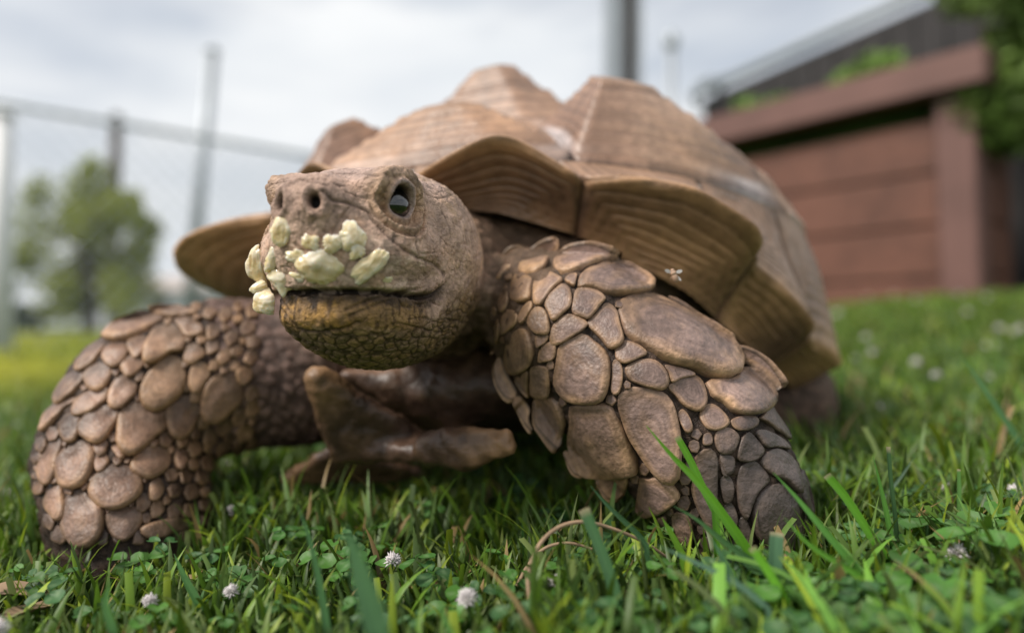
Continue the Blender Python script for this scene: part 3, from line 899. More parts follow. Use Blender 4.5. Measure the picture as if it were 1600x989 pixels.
        cc = cc * (1 + (.45 if leg is LEG_B else .16) * rt_)
        rg = np.sin(rr * 34 + 3.0 * np.array([mnoise.noise(Vector(p) * 70 + Vector((0, i, 0))) for p in Pi.tolist()]))
        cc = cc * (1 + .16 * rg * (rr < .97))[:, None]
        if i in small: cc = cc * .7
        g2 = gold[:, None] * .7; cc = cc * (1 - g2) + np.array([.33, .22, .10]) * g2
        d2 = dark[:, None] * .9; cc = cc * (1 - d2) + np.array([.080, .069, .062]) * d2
        cc = np.where((rr > .99)[:, None], cc * .22, cc)       # dirt in the seam at the rim
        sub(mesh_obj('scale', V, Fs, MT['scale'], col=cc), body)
build_scales(SCALES_A, LEG_A, (1160, 900), (760, 1265, 385, 850))
build_scales(SCALES_B, LEG_B, (190, 900), (60, 400, 480, 840))

# ------------------------------------------------------------------ carapace
DA, DB, DZ, DC = .250, .290, .10, .168
def dome(p, q, lift=0.0):
    """plan coordinates (fractions of the half width and half length) -> point and normal of the dome"""
    def pt(p, q):
        rho = np.minimum(np.sqrt(p * p + q * q), .999)
        z = DZ + DC * (1 - rho ** 2.4) ** .476
        return T_C + np.outer(p * DA, T_L) + np.outer(q * DB, T_F) + np.outer(z, [0, 0, 1])
    p = np.asarray(p, float); q = np.asarray(q, float)
    P0 = pt(p, q); e = 1e-3
    a = pt(p + e, q) - pt(p - e, q); b = pt(p, q + e) - pt(p, q - e)
    n = np.cross(a, b); n /= np.linalg.norm(n, axis=1)[:, None]
    n = np.where((n[:, 2] < 0)[:, None], -n, n)
    return P0, n
def rb(phi):       # plan radius of the seam between dome and marginal scutes
    a = np.abs(phi)
    return np.interp(a, [0, 25, 50, 75, 100, 140, 180], [.76, .77, .82, .90, .93, .91, .86])
def build_carapace():
    car = None
    # pale bone-and-seam layer under the scutes
    nr, nphi = 26, 96
    pp, qq = [], []
    for i in range(nr):
        for k in range(nphi):
            ph = 2 * pi * k / nphi; deg = math.degrees(ph); deg = deg - 360 if deg > 180 else deg
            r = rb(deg) * 1.01 * (i / (nr - 1)) ** .8
            pp.append(r * math.sin(ph)); qq.append(r * math.cos(ph))
    P, n = dome(pp, qq)
    P = P - n * .0015
    i = np.arange(nr * nphi).reshape(nr, nphi)
    Fc = np.stack([i[:-1], i[1:], np.roll(i, -1, 1)[1:], np.roll(i, -1, 1)[:-1]], -1).reshape(-1, 4)
    car = part(mesh_obj('carapace', P, Fc, MT['seam']), tortoise)
    # vertebral and costal scutes: outline in plan, apex, pyramid height
    def R(deg):
        r = rb(deg); t = math.radians(deg); return (r * math.sin(t), r * math.cos(t))
    VQ = [None, .46, .13, -.20, -.52, None]     # seams between vertebrals at the midline
    w = .30
    sc = []
    # V1..V5
    sc.append(([R(-30), R(-18), R(0), R(18), R(30), (.30, .56), (.20, .45), (0, VQ[1]), (-.20, .45), (-.30, .56)], (0, .57), .028))
    sc.append(([(.20, .45), (.36, .30), (.22, .13), (0, .13), (-.22, .13), (-.36, .30), (-.20, .45), (0, .46)], (0, .27), .068))
    sc.append(([(.22, .13), (.37, -.03), (.22, -.20), (0, -.20), (-.22, -.20), (-.37, -.03), (-.22, .13), (0, .13)], (0, -.05), .052))
    sc.append(([(.22, -.20), (.34, -.36), (.18, -.52), (0, -.52), (-.18, -.52), (-.34, -.36), (-.22, -.20), (0, -.20)], (0, -.37), .034))
    sc.append(([(.18, -.52), (.36, -.62), R(155), R(168), R(180), R(-168), R(-155), (-.36, -.62), (-.18, -.52), (0, -.52)], (0, -.68), .025))
    for s in (1, -1):
        f = lambda L_: [(s * a, b) for a, b in L_]
        def RR(a): x = R(a); return x
        sc.append((f([RR(30), RR(42), RR(55), RR(68), RR(76), (.62, .22), (.36, .30), (.20, .45), (.30, .56)]), (s * .40, .46), .046))
        sc.append((f([RR(76), RR(86), RR(96), RR(102), (.65, -.10), (.37, -.03), (.22, .13), (.36, .30), (.62, .22)]), (s * .50, .08), .026))
        sc.append((f([RR(102), RR(112), RR(124), (.58, -.42), (.34, -.36), (.22, -.20), (.37, -.03), (.65, -.10)]), (s * .50, -.23), .022))
        sc.append((f([RR(124), RR(136), RR(148), RR(155), (.36, -.62), (.18, -.52), (.34, -.36), (.58, -.42)]), (s * .43, -.53), .024))
    NB, NR = 72, 92
    for si, (poly, apex, hp) in enumerate(sc):
        poly = np.array(poly, float)
        # straight-ish edges with slightly rounded corners
        m = len(poly); dense = []
        for i in range(m):
            a, b = poly[i], poly[(i + 1) % m]
            dense += [a + (b - a) * t for t in (0.08, .36, .64, .92)]
        lp = smooth_loop(np.array(dense), NB)
        apex = np.array(apex); cen = lp.mean(0)
        lp = cen + (lp - cen) * .984
        rr = np.concatenate([np.linspace(1, .12, NR)])
        pts = np.vstack([apex + (lp - apex) * r for r in rr] + [apex[None]])
        P, n = dome(pts[:, 0], pts[:, 1])
        r_all = np.concatenate([np.repeat(rr, NB), [0.0]])
        k_all = np.concatenate([np.tile(np.arange(NB), NR), [0]])
        # growth rings: uneven steps
        rs = np.random.default_rng(100 + si)
        nring = 9
        cuts = np.sort(np.concatenate([[0, 1.001], np.linspace(.08, .98, nring) + rs.uniform(-.02, .02, nring)]))
        which = np.clip(np.searchsorted(cuts, r_all) - 1, 0, len(cuts) - 2)
        frac = (r_all - cuts[which]) / (cuts[which + 1] - cuts[which])
        amp = rs.uniform(.4, 1.25, len(cuts))[which]
        ring = (1 - np.clip(frac, 0, 1)) ** .7 * ss(0, .10, frac) * amp
        groove = np.exp(-((np.minimum(frac, 1 - frac)) / .24) ** 2) * (rs.uniform(.25, 1.0, len(cuts))[which] * np.clip(.85 + 1.2 * np.array([mnoise.noise(Vector(p) * 16 + Vector((7, si, 0))) for p in P.tolist()]), 0, 1.2))
        wob = np.array([mnoise.noise(Vector(p) * 22) for p in P.tolist()])
        hgt = hp * np.clip(1 - r_all, 0, 1) ** 1.12 * (1 - .25 * np.exp(-(r_all / .12) ** 2)) +   .0042 * ring * np.minimum(1, r_all * 4) + .0028 + .0022 * wob
        hgt = np.where(r_all > .995, -.0015, hgt)
        upw = n * .6 + np.array([0, 0, .4]); upw /= np.linalg.norm(upw, axis=1)[:, None]
        V = P + upw * hgt[:, None]
        Fs = []
        for r in range(NR - 1):
            a = r * NB; b = a + NB
            for k in range(NB):
                k2 = (k + 1) % NB
                Fs.append((a + k, a + k2, b + k2, b + k))
        for k in range(NB): Fs.append(((NR - 1) * NB + k, (NR - 1) * NB + (k + 1) % NB, len(V) - 1))
        base = np.array([.245, .148, .088]); pale = np.array([.42, .285, .185]); grey = np.array([.315, .262, .245]); dk = np.array([.065, .042, .032])
        t1 = np.clip(.5 + 1.1 * np.array([mnoise.noise(Vector(p) * 14 + Vector((si, 0, 0))) for p in P.tolist()]), 0, 1)[:, None]
        t2 = np.clip(.15 + 1.3 * np.array([mnoise.noise(Vector(p) * 9 + Vector((0, si, 5))) for p in P.tolist()]), 0, 1)[:, None]
        cc = base * (1 - t1) + pale * t1
        cc = cc * (1 - .5 * t2) + grey * .5 * t2
        g = (groove * np.clip(r_all * 3, 0, 1))[:, None] * .9
        cc = cc * (1 - g) + dk * g
        ar = ss(.30, .12, r_all)[:, None] * .5
        cc = cc * (1 - ar) + np.array([.20, .145, .10]) * ar
        # young pale horn along the seams
        nse = np.array([mnoise.noise(Vector(p) * 11 + Vector((si * 3, 2, 1))) for p in P.tolist()])
        spot = sum(np.exp(-(((np.abs(pts[:, 0]) - a) ** 2 + (pts[:, 1] - b) ** 2) / w_ ** 2)) for a, b, w_ in ((.28, .54, .06), (.32, .61, .06), (.74, .34, .07)))
        pr = ss(.88, .94, r_all + .02 * wob) * np.clip(spot * 1.2 + .25 * ss(.15, .4, nse), 0, 1)
        pr = pr[:, None] * .85
        cc = cc * (1 - pr) + np.array([.60, .585, .59]) * pr
        sub(mesh_obj('scute', V, Fs, MT['scute'], col=cc), car)
    # ---- marginal scutes: flared at the front, upright along the bridge
    RIMR = ([0, 7.5, 16, 26, 27.6, 33, 41, 51, 53.5, 60, 68, 71, 78, 88, 91, 99, 107, 109, 117, 125, 127, 143, 145, 161, 163, 180],
            [.236, .252, .243, .240, .238, .252, .262, .268, .240, .243, .250, .238, .247, .252, .246, .255, .262, .254, .263, .272, .264, .285, .276, .298, .288, .300])
    RIMZ = ([0, 7.5, 16, 26, 27.6, 33, 41, 51, 53.5, 60, 68, 71, 90, 120, 150, 180],
            [.200, .211, .229, .201, .196, .197, .189, .160, .150, .134, .108, .094, .070, .072, .095, .112])
    LOWR = ([0, 27, 45, 60, 72, 90, 180], [.214, .212, .222, .212, .214, .215, .245])
    LOWZ = ([0, 14, 27, 45, 54, 72, 90, 140, 180], [.196, .188, .172, .134, .112, .076, .052, .060, .092])
    seams = [0, 27, 52.5, 70, 90, 108, 126, 144, 162, 180]
    for s in (1, -1):
        for i in range(9):
            a0, a1 = seams[i], seams[i + 1]
            NA, NU = 44, 34
            ph = np.linspace(a0 + .06, a1 - .06, NA)
            rows = []
            cols_ = []
            Rr = np.interp(ph, *RIMR); Rz = np.interp(ph, *RIMZ); e0r, e1r, e0z, e1z = Rr[0], Rr[-1], Rz[0], Rz[-1]
            ker = np.array([1, 2, 3, 2, 1]) / 9.0
            sm = lambda y: np.convolve(np.pad(y, 2, mode='edge'), ker, 'valid')
            for _ in range(9):
                Rr, Rz = sm(Rr), sm(Rz); Rr[0], Rr[-1], Rz[0], Rz[-1] = e0r, e1r, e0z, e1z
            if s < 0: Rr = Rr * (1 + .135 * np.exp(-((ph - 45) / 13) ** 2))
            Lr = np.interp(ph, *LOWR); Lz = np.interp(ph, *LOWZ)
            tt = np.radians(ph); sn, cs = np.sin(tt) * s, np.cos(tt)
            rbv = np.array([rb(x) for x in ph])
            Dp, Dn = dome(rbv * sn, rbv * cs)
            Dp = Dp + np.array([0, 0, 1]) * .001
            rim = T_C + np.outer(Rr * sn, T_L) + np.outer(Rr * cs, T_F) + np.outer(Rz, [0, 0, 1])
            low = T_C + np.outer(Lr * sn, T_L) + np.outer(Lr * cs, T_F) + np.outer(Lz, [0, 0, 1])
            out = np.outer(sn, T_L) + np.outer(cs, T_F)
            # rows from the opening, up the under face to the rim, over it and back to the dome
            tl = (ph - a0) / (a1 - a0)
            belly = np.sin(tl * pi) ** .7
            for u in np.linspace(0, 1, 56):
                bow = math.sin(u * pi)
                p = low * (1 - u) + rim * u - out * (bow * .010 * (.4 + .6 * belly))[:, None] - np.array([0, 0, 1]) * (bow * .004)
                rows.append(p); cols_.append(u)
            rows.append(rim + out * .0018 + np.array([0, 0, .0022])); cols_.append(1.0)
            for u in np.linspace(.04, 1, 40):
                bow = math.sin(u * pi)
                p = rim * (1 - u) + Dp * u
                p = p + np.array([0, 0, 1]) * (.0075 * (1 - u)) * min(1, .45 + u * 3) + out * (.002 * bow) - np.array([0, 0, 1]) * (bow * (.006 if i < 3 else -.004))
                rows.append(p); cols_.append(1 + u)
            V = np.vstack(rows); nrw = len(rows)
            uu = np.repeat(cols_, NA); vv = np.tile(tl, nrw)
            # growth rings parallel to the free edge and the sides
            under = uu <= 1
            dist = np.where(under, np.minimum(1.15 - uu, 9), np.minimum((uu - 1) + .05, 9))
            side = np.minimum(vv, 1 - vv) * 1.6 + .08
            ring = np.where(under, np.minimum(dist, side + .25 * dist), np.minimum(dist, side))
            wob = np.array([mnoise.noise(Vector(p) * 30) for p in V.tolist()])
            wob2 = np.array([mnoise.noise(Vector((p[0] * 9, p[1] * 9, p[2] * 16)) + Vector((i, s, 3))) for p in V.tolist()])
            phs = ring * 9 + .55 * wob + .4 * wob2
            gr = np.clip(np.sin(phs * 2 * pi), 0, 1) ** 2.5
            nrm = np.zeros_like(V)
            cutm = (vv > .02) & (vv < .98)
            outv = np.tile(out, (nrw, 1))
            V = V - outv * (gr * .0016 * cutm + .006 * np.exp(-(np.minimum(vv, 1 - vv) / .022) ** 2))[:, None] * np.where(under, 1, .6)[:, None] + outv * (.0016 * wob)[:, None]
            tan = np.array([.46, .285, .145]); br = np.array([.215, .135, .088]); pale = np.array([.37, .27, .195])
            cu = (np.clip(.5 + 1.2 * wob2, 0, 1))[:, None]
            cc = tan * (1 - cu) + br * cu
            cc = np.where((uu > 1.02)[:, None], pale * (1 - .5 * cu) + base * .5 * cu, cc)
            edge = np.exp(-((uu - 1) / .10) ** 2)[:, None] * .55
            cc = cc * (1 - edge) + np.array([.50, .32, .16]) * edge
            g = (gr * .6 * np.clip(.35 + 1.6 * wob2 + .8 * wob, 0, 1))[:, None]
            cc = cc * (1 - g) + np.array([.09, .06, .042]) * g
            sdk = np.exp(-(np.minimum(vv, 1 - vv) / .03) ** 2)[:, None] * .6
            cc = cc * (1 - sdk) + np.array([.10, .075, .065]) * sdk
            idx = np.arange(nrw * NA).reshape(nrw, NA)
            Fc = np.stack([idx[:-1, :-1], idx[1:, :-1], idx[1:, 1:], idx[:-1, 1:]], -1).reshape(-1, 4)
            if s < 0: Fc = Fc[:, ::-1]
            sub(mesh_obj('marginal_scute', V, Fc, MT['scute'], col=cc), car)
    return car
carapace = build_carapace()

# ------------------------------------------------------------------ plastron with forked gular
def plate(name, outline, thick, par, colr, bend=None, dome_h=.004):
    """outline: closed 3D loop; a slab with rounded rim"""
    lp = smooth_loop(np.array(outline), 44)
    c = lp.mean(0)
    q = lp - c; nrm = np.linalg.svd(q)[2][2]
    if nrm[2] > 0: nrm = -nrm                       # nrm points down / outwards
    prof = [(.0, -1.0), (.55, -1.0), (.86, -.92), (.97, -.6), (1.0, 0), (.97, .6), (.86, .92), (.55, 1.0), (0.0, 1.0)]
    V = []; R_ = []
    for r, h in prof:
        V.append(c + q * max(r, .02) + nrm * (h * thick / 2)); R_ += [r] * 44
    V = np.vstack(V)
    V += np.array([mnoise.noise(Vector(p) * 45) for p in V.tolist()])[:, None] * nrm * .0035 + np.array([mnoise.noise(Vector(p) * 130 + Vector((3, 1, 2))) for p in V.tolist()])[:, None] * nrm * .0012
    Fs = []
    for i in range(len(prof) - 1):
        for k in range(44):
            k2 = (k + 1) % 44
            Fs.append((i * 44 + k, i * 44 + k2, (i + 1) * 44 + k2, (i + 1) * 44 + k))
    Fs.append(tuple(range(44))[::-1]); Fs.append(tuple((len(prof) - 1) * 44 + k for k in range(44)))
    t = np.clip(.5 + .9 * np.array([mnoise.noise(Vector(p) * 40) for p in V.tolist()]), 0, 1)[:, None]
    t2 = np.clip(.2 + 1.5 * np.array([mnoise.noise(Vector((p[0] * 60, p[1] * 25, p[2] * 60))) for p in V.tolist()]), 0, 1)[:, None]
    cc = np.array(colr) * (1 - t) + np.array(colr) * .42 * t
    cc = cc * (1 - .7 * t2) + np.array([.07, .048, .035]) * .7 * t2
    return mesh_obj(name, V, Fs, MT['scute'], par, col=cc)
TAN = (.26, .17, .10)
def build_plastron():
    def ch(P, L_, k=.006):
        d = None
        for (a, b) in zip(L_[:-1], L_[1:]):
            e = rcone(P, at(*a[:3]), at(*b[:3]), a[3], b[3]); d = e if d is None else smin(d, e, k)
        return d
    def tri(P, pts, rad):
        a, b, c = [at(*p) for p in pts]
        ba, cb, ac = b - a, c - b, a - c; n = np.cross(ba, ac)
        pa, pb, pc = P - a, P - b, P - c
        dot = lambda x, y: x @ y
        ins = np.sign(dot(pa, np.cross(ba, n))) + np.sign(dot(pb, np.cross(cb, n))) + np.sign(dot(pc, np.cross(ac, n))) >= 2
        def seg(p, e): return ((e[None] * np.clip(dot(p, e) / (e @ e), 0, 1)[:, None] - p) ** 2).sum(1)
        d2 = np.where(ins, dot(pa, n) ** 2 / (n @ n), np.minimum(np.minimum(seg(pa, ba), seg(pb, cb)), seg(pc, ac)))
        return np.sqrt(d2) - rad
    LP = [(545, 588, .418, .0055), (610, 602, .420, .0060), (680, 630, .430, .008), (720, 660, .44, .010)]
    def f(P):
        d = tri(P, [(497, 592, .381), (532, 706, .398), (650, 694, .408)], .0068)
        d = smin(d, tri(P, [(497, 592, .381), (600, 650, .395), (660, 690, .408)], .0055), .004)
        L1 = np.minimum(tri(P, [(672, 698, .376), (704, 688, .365), (788, 688, .357)], .0062), tri(P, [(672, 704, .376), (724, 718, .364), (790, 694, .357)], .0062))
        L1 = smin(L1, tri(P, [(672, 700, .376), (730, 702, .364), (720, 700, .44)], .009), .006)
        d = smin(d, L1, .003)
        d = smin(d, tri(P, [(560, 704, .402), (672, 706, .386), (640, 690, .412)], .0060), .006)
        d = smin(d, tri(P, [(450, 748, .432), (520, 704, .424), (650, 738, .45)], .0042), .004); d = smin(d, ch(P, LP), .006)
        q = np.stack([(P - T_C) @ T_L, (P - T_C) @ T_F, P[:, 2]], -1)
        d = smin(d, ell(q, (0, .152, .082), (.120, .086, .036)), .014)
        d = smin(d, ell(q, (0, -.03, .064), (.170, .215, .026)), .02)
        return d
    V, Q = surface_nets(f, (-.22, .33, .02), (.26, .90, .13), .0035)
    bm = bmesh.new(); bv = [bm.verts.new(v) for v in V.tolist()]
    for q in Q.tolist():
        try: bm.faces.new([bv[i] for i in q])
        except ValueError: pass
    es = [e for e in bm.edges if e.verts[0].co.y < .47 and e.verts[1].co.y < .47]
    bmesh.ops.subdivide_edges(bm, edges=es, cuts=1, use_grid_fill=True)
    bmesh.ops.recalc_face_normals(bm, faces=bm.faces)
    me = bpy.data.meshes.new('plastron'); bm.to_mesh(me); bm.free()
    n = len(me.vertices); P = np.empty(n * 3, np.float32); me.vertices.foreach_get('co', P); P = P.reshape(-1, 3).astype(float)
    for _ in range(3): P -= grad(f, P) * np.clip(f(P), -.003, .003)[:, None]
    N = grad(f, P, 1e-3)
    n1 = pnoise(P, 38, 3, 4); n2 = pnoise(P, 120, 4, 3)
    P += N * (  .0016 * n1 + .0010 * n2)[:, None]
    # growth lines run along the forks
    tips = [at(492, 580, .378), at(795, 690, .354), at(440, 748, .43)]
    dt = np.min([np.linalg.norm(P - t, axis=1) for t in tips], 0)
    ln = np.clip(np.sin(dt * 950 + 2.2 * n1), 0, 1) ** 2
    t = np.clip(ss(.036, .006, dt) * .9 + .4 * n1, 0, 1)[:, None]
    lip = np.clip(ss(.012, .002, np.abs(ch(P, LP))) * ss(.5, .9, N[:, 2]), 0, 1)[:, None]
    cc = np.array([.066, .042, .028]) * (1 - t) + np.array([.31, .20, .105]) * t
    cc = cc * (1 - .8 * lip) + np.array([.22, .15, .105]) * .8 * lip
    cc = cc * (1 + .45 * n2[:, None]) * (1 - .35 * np.clip(n1[:, None] * 2, 0, 1))
    me.vertices.foreach_set('co', P.astype(np.float32).ravel())
    a = me.attributes.new('Col', 'FLOAT_COLOR', 'POINT'); c4 = np.ones((n, 4), np.float32); c4[:, :3] = np.clip(cc, .01, 1); a.data.foreach_set('color', c4.ravel())
    me.polygons.foreach_set('use_smooth', np.ones(len(me.polygons), bool)); me.materials.append(MT['scute']); me.update()
    o = bpy.data.objects.new('plastron', me); COL.objects.link(o); part(o, tortoise)
    o['label'] = 'dark lower shell with a forked tan front edge'
build_plastron()

# ------------------------------------------------------------------ banana mush on the beak
def blob(u, v, ru, rv, seed, lump=.35, proud=.35, rot=0.0, tail=None):
    P, hit = march(sdf_head, np.array([[u, v]], float))
    P = P[0]; d = (P - CAMO) @ fwd
    n = grad(sdf_head, P[None], 1e-3)[0]; ru, rv = ru * 1.2, rv * 1.16
    view = (CAMO - P); view /= np.linalg.norm(view)
    ax = n * .5 + view * .5; ax /= np.linalg.norm(ax)
    x = c_r * math.cos(rot) - c_u * math.sin(rot); y = c_u * math.cos(rot) + c_r * math.sin(rot)
    x = x - ax * (x @ ax); x /= np.linalg.norm(x); y = y - ax * (y @ ax) - x * (y @ x); y /= np.linalg.norm(y)
    bm = bmesh.new(); bmesh.ops.create_icosphere(bm, subdivisions=5, radius=1)
    S = np.array([w.co[:] for w in bm.verts]); Fs = [[w.index for w in f.verts] for f in bm.faces]; bm.free()
    off = Vector((seed * 3.3, seed * 1.7, seed))
    nz = np.array([mnoise.fractal(Vector(s_) * 1.1 + off, 1.0, 2, 3) for s_ in S.tolist()])
    nz2 = np.array([mnoise.noise(Vector(s_) * 3.4 + off) for s_ in S.tolist()])
    ang = np.arctan2(S[:, 1], S[:, 0])
    rag = np.array([mnoise.fractal(Vector((math.cos(t) * 1.0, math.sin(t) * 1.0, seed * 2.1)), 1.0, 2.2, 4) for t in ang.tolist()])
    flat = 1 + (lump * 1.05) * rag
    th = .5 * (ru + rv) * proud * .70
    zz = np.sign(S[:, 2]) * np.abs(S[:, 2]) ** .8 * (1 + .40 * nz + .08 * nz2)
    Q = np.stack([S[:, 0] * flat * (1 + .04 * nz2), S[:, 1] * flat * (1 + .04 * nz2), zz], -1)
    V = P + ax * .0010 + np.outer(Q[:, 0] * ru * d / F_PX, x) + np.outer(Q[:, 1] * rv * d / F_PX, y) + np.outer(Q[:, 2] * th * d / F_PX, ax)
    # the mash sags onto the beak: its rim follows the skin
    dd_ = sdf_head(V); gN = grad(sdf_head, V, 1e-3)
    pull = np.clip(1 - S[:, 2] * 1.2, 0, 1) * .8
    V = V - gN * (np.clip(dd_ - .0006, 0, .006) * pull)[:, None]
    if tail:
        k = ss(.3, 1.0, -S[:, 1]) * np.exp(-(S[:, 0] / .35) ** 2)
        V = V + np.outer(k, -c_u) * tail * d / F_PX
    t = np.clip(.45 + 1.3 * nz, 0, 1)[:, None]
    cc = np.array([.90, .775, .60]) * t + np.array([.84, .65, .36]) * (1 - t)
    core = np.exp(-((S[:, 0] - .05) ** 2 + (S[:, 1] - .05) ** 2) / .06)[:, None] * (S[:, 2:3] > 0) * .5
    cc = cc * (1 - core) + np.array([.56, .43, .17]) * core
    return V, Fs, cc
BLOBS = [
    (440, 363, 18, 21, 1, .30, .40, .2, None, 'rounded lump of banana just under the right nostril'),
    (484, 379, 13, 11, 2, .40, .35, .5, None, 'small scrap of banana in the middle below the nostrils'),
    (519, 379, 16, 12, 3, .40, .35, -.3, None, 'small ragged scrap of banana left of the tall lump beside the mouth'),
    (552, 369, 18, 18, 4, .35, .40, 0, None, 'pale round lump of banana highest on the side of the beak'),
    (497, 420, 30, 25, 5, .34, .42, .1, None, 'largest ring-shaped slice of banana at the front of the mouth'),
    (446, 438, 24, 17, 6, .38, .38, .2, 10, 'yellow dripping piece of banana hanging over the lower lip'),
    (400, 415, 16, 30, 7, .34, .35, .1, None, 'tall smear of banana on the far side of the beak'),
    (424, 408, 10, 22, 8, .40, .25, .5, None, 'thin whitish smear of banana beside the tall smear'),
    (576, 418, 15, 32, 9, .38, .38, .75, None, 'long slanting piece of banana along the edge of the upper beak'),
    (410, 474, 19, 18, 10, .26, .45, -.1, None, 'lowest chunk of banana hanging at the corner of the jaw'),
    (463, 402, 17, 11, 11, .40, .30, 0, None, 'greyish flattened scrap of banana between the larger lumps'),
    (470, 432, 14, 9, 12, .45, .30, .1, None, 'narrow strip of banana joining the dripping piece and the ring-shaped slice'),
    (558, 393, 10, 13, 13, .45, .30, .3, None, 'short neck of banana under the pale round lump'),
    (600, 434, 11, 7, 14, .45, .28, .4, None, 'last crumb of banana at the rear end of the long slanting piece'),
    (397, 452, 9, 8, 15, .45, .30, .2, None, 'crumb of banana just above the lowest chunk'),
]
for (u, v, ru, rv, sd_, lu, pr, ro, tl, lab) in BLOBS:
    V, Fs, cc = blob(u, v, ru, rv, sd_, lu, pr, ro, tl)
    o = mesh_obj('banana_piece', V, Fs, MT['banana'], col=cc)
    tag(o, lab, 'banana', 'mashed banana on the beak')

# ------------------------------------------------------------------ grass
def hor(u): return 479 - math.tan(ROLL) * (u - 800)
def on_ground(u, v, z=0.0):
    D = fwd + c_r * ((u - 800) / F_PX) + c_u * ((494.5 - v) / F_PX)
    t = (z - HC) / D[2]
    for _ in range(6):
        p = CAMO + D * t
        t = (gz(p[0], p[1]) + z - HC) / D[2]
    return CAMO + D * t
FEET = [(at(*LEG_A[-1][:3]), .037), (at(*LEG_B[-1][:3]), .042), (tort(.192, -.048, 0), .053), (tort(-.192, -.048, 0), .053)]
GREENS = np.array([[.045, .125, .020], [.075, .185, .026], [.060, .145, .055], [.125, .245, .030], [.040, .100, .036], [.085, .165, .075], [.055, .150, .022]])
def blades(name, xy, Lh, Wd, K, label, seed, tint=None, bend=(.15, .75)):
    r = np.random.default_rng(seed); n = len(xy)
    L_ = r.uniform(Lh[0], Lh[1], n) if not isinstance(Lh, np.ndarray) else Lh
    W_ = r.uniform(Wd[0], Wd[1], n)
    az = r.uniform(0, 2 * pi, n); bd = r.uniform(*bend, n); yaw = az + pi / 2 + r.uniform(-.6, .6, n)
    dx = np.stack([np.cos(az), np.sin(az), 0 * az], -1); sx = np.stack([np.cos(yaw), np.sin(yaw), 0 * az], -1)
    base = np.stack([xy[:, 0], xy[:, 1], gz(xy[:, 0], xy[:, 1]) - .003], -1)
    blunt = r.random(n) < .12
    rows = []
    t = np.linspace(0, 1, K + 1)
    for ti in t:
        c = base + dx * (L_ * bd * (ti ** 1.8) * .9)[:, None]
        c[:, 2] += L_ * (ti - .38 * bd * ti ** 2.4)
        w = W_ * np.where(blunt, 1 - .25 * ti, np.minimum(1, .55 + 2.2 * ti) * np.maximum(1 - ti ** 2.2, .03)) * .5
        fold = dx * (w * .35)[:, None]
        rows.append(np.stack([c - sx * w[:, None], c - fold, c + sx * w[:, None]], 1))
    V = np.stack(rows, 1)            # n, K+1, 3, 3
    idx = np.arange(n * (K + 1) * 3).reshape(n, K + 1, 3)
    q1 = np.stack([idx[:, :-1, 0], idx[:, :-1, 1], idx[:, 1:, 1], idx[:, 1:, 0]], -1).reshape(-1, 4)
    q2 = np.stack([idx[:, :-1, 1], idx[:, :-1, 2], idx[:, 1:, 2], idx[:, 1:, 1]], -1).reshape(-1, 4)
    base_c = np.array([1.65, 1.2, .85]) * GREENS[r.integers(0, len(GREENS), n)] * r.uniform(.65, 1.3, (n, 1))
    if tint is not None: base_c = tint(xy, base_c, r)
    dry = r.random(n) < .045
    base_c[dry] = np.array([.30, .22, .10]) * r.uniform(.6, 1.1, (dry.sum(), 1))
    tipc = base_c * np.array([1.25, 1.15, 1.0])
    cc = base_c[:, None, None, :] * (1 - t[None, :, None, None] ** 2) + tipc[:, None, None, :] * (t[None, :, None, None] ** 2)
    cc = np.broadcast_to(cc, (n, K + 1, 3, 3)).reshape(-1, 3)
    o = mesh_obj(name, V.reshape(-1, 3), np.vstack([q1, q2]), MT['grass'], col=cc)
    tag(o, label, 'grass', kind='stuff')
    return o
def lawn_sun_tint(xy, c, r):
    # sunlight on the open lawn far left is painted in as yellower green
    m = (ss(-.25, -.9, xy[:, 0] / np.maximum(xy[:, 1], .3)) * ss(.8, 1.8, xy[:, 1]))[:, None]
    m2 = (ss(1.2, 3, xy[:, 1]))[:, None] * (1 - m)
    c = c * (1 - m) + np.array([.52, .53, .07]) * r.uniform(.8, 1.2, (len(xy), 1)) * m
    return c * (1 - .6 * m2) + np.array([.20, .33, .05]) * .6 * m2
def scatter(n, d0, d1, seed, spread=.86, power=1.0):
    r = np.random.default_rng(seed)
    d = d0 + (d1 - d0) * r.random(n) ** power
    x = d * r.uniform(-spread, spread, n) + r.uniform(-.03, .03, n)
    return np.stack([x, d], -1)
def clear_feet(xy, pad=.002):
    k = np.ones(len(xy), bool)
    for c, rad in FEET:
        k &= np.hypot(xy[:, 0] - c[0], xy[:, 1] - c[1]) > rad + pad
    return xy[k]
def under_shell(xy):
    rel = np.concatenate([xy, np.zeros((len(xy), 1))], 1) - T_C
    return ((rel @ T_L) / .20) ** 2 + ((rel @ T_F) / .27) ** 2 < 1
r_ = np.random.default_rng(5)
xy = clear_feet(scatter(30000, .14, .75, 11, .92, .75))
us = under_shell(xy)
Lh = np.where(us, r_.uniform(.012, .028, len(xy)), r_.uniform(.016, .044, len(xy)))
tall = (r_.random(len(xy)) < .05) & ~us & (xy[:, 1] > .22)
Lh[tall] = r_.uniform(.045, .062, tall.sum())
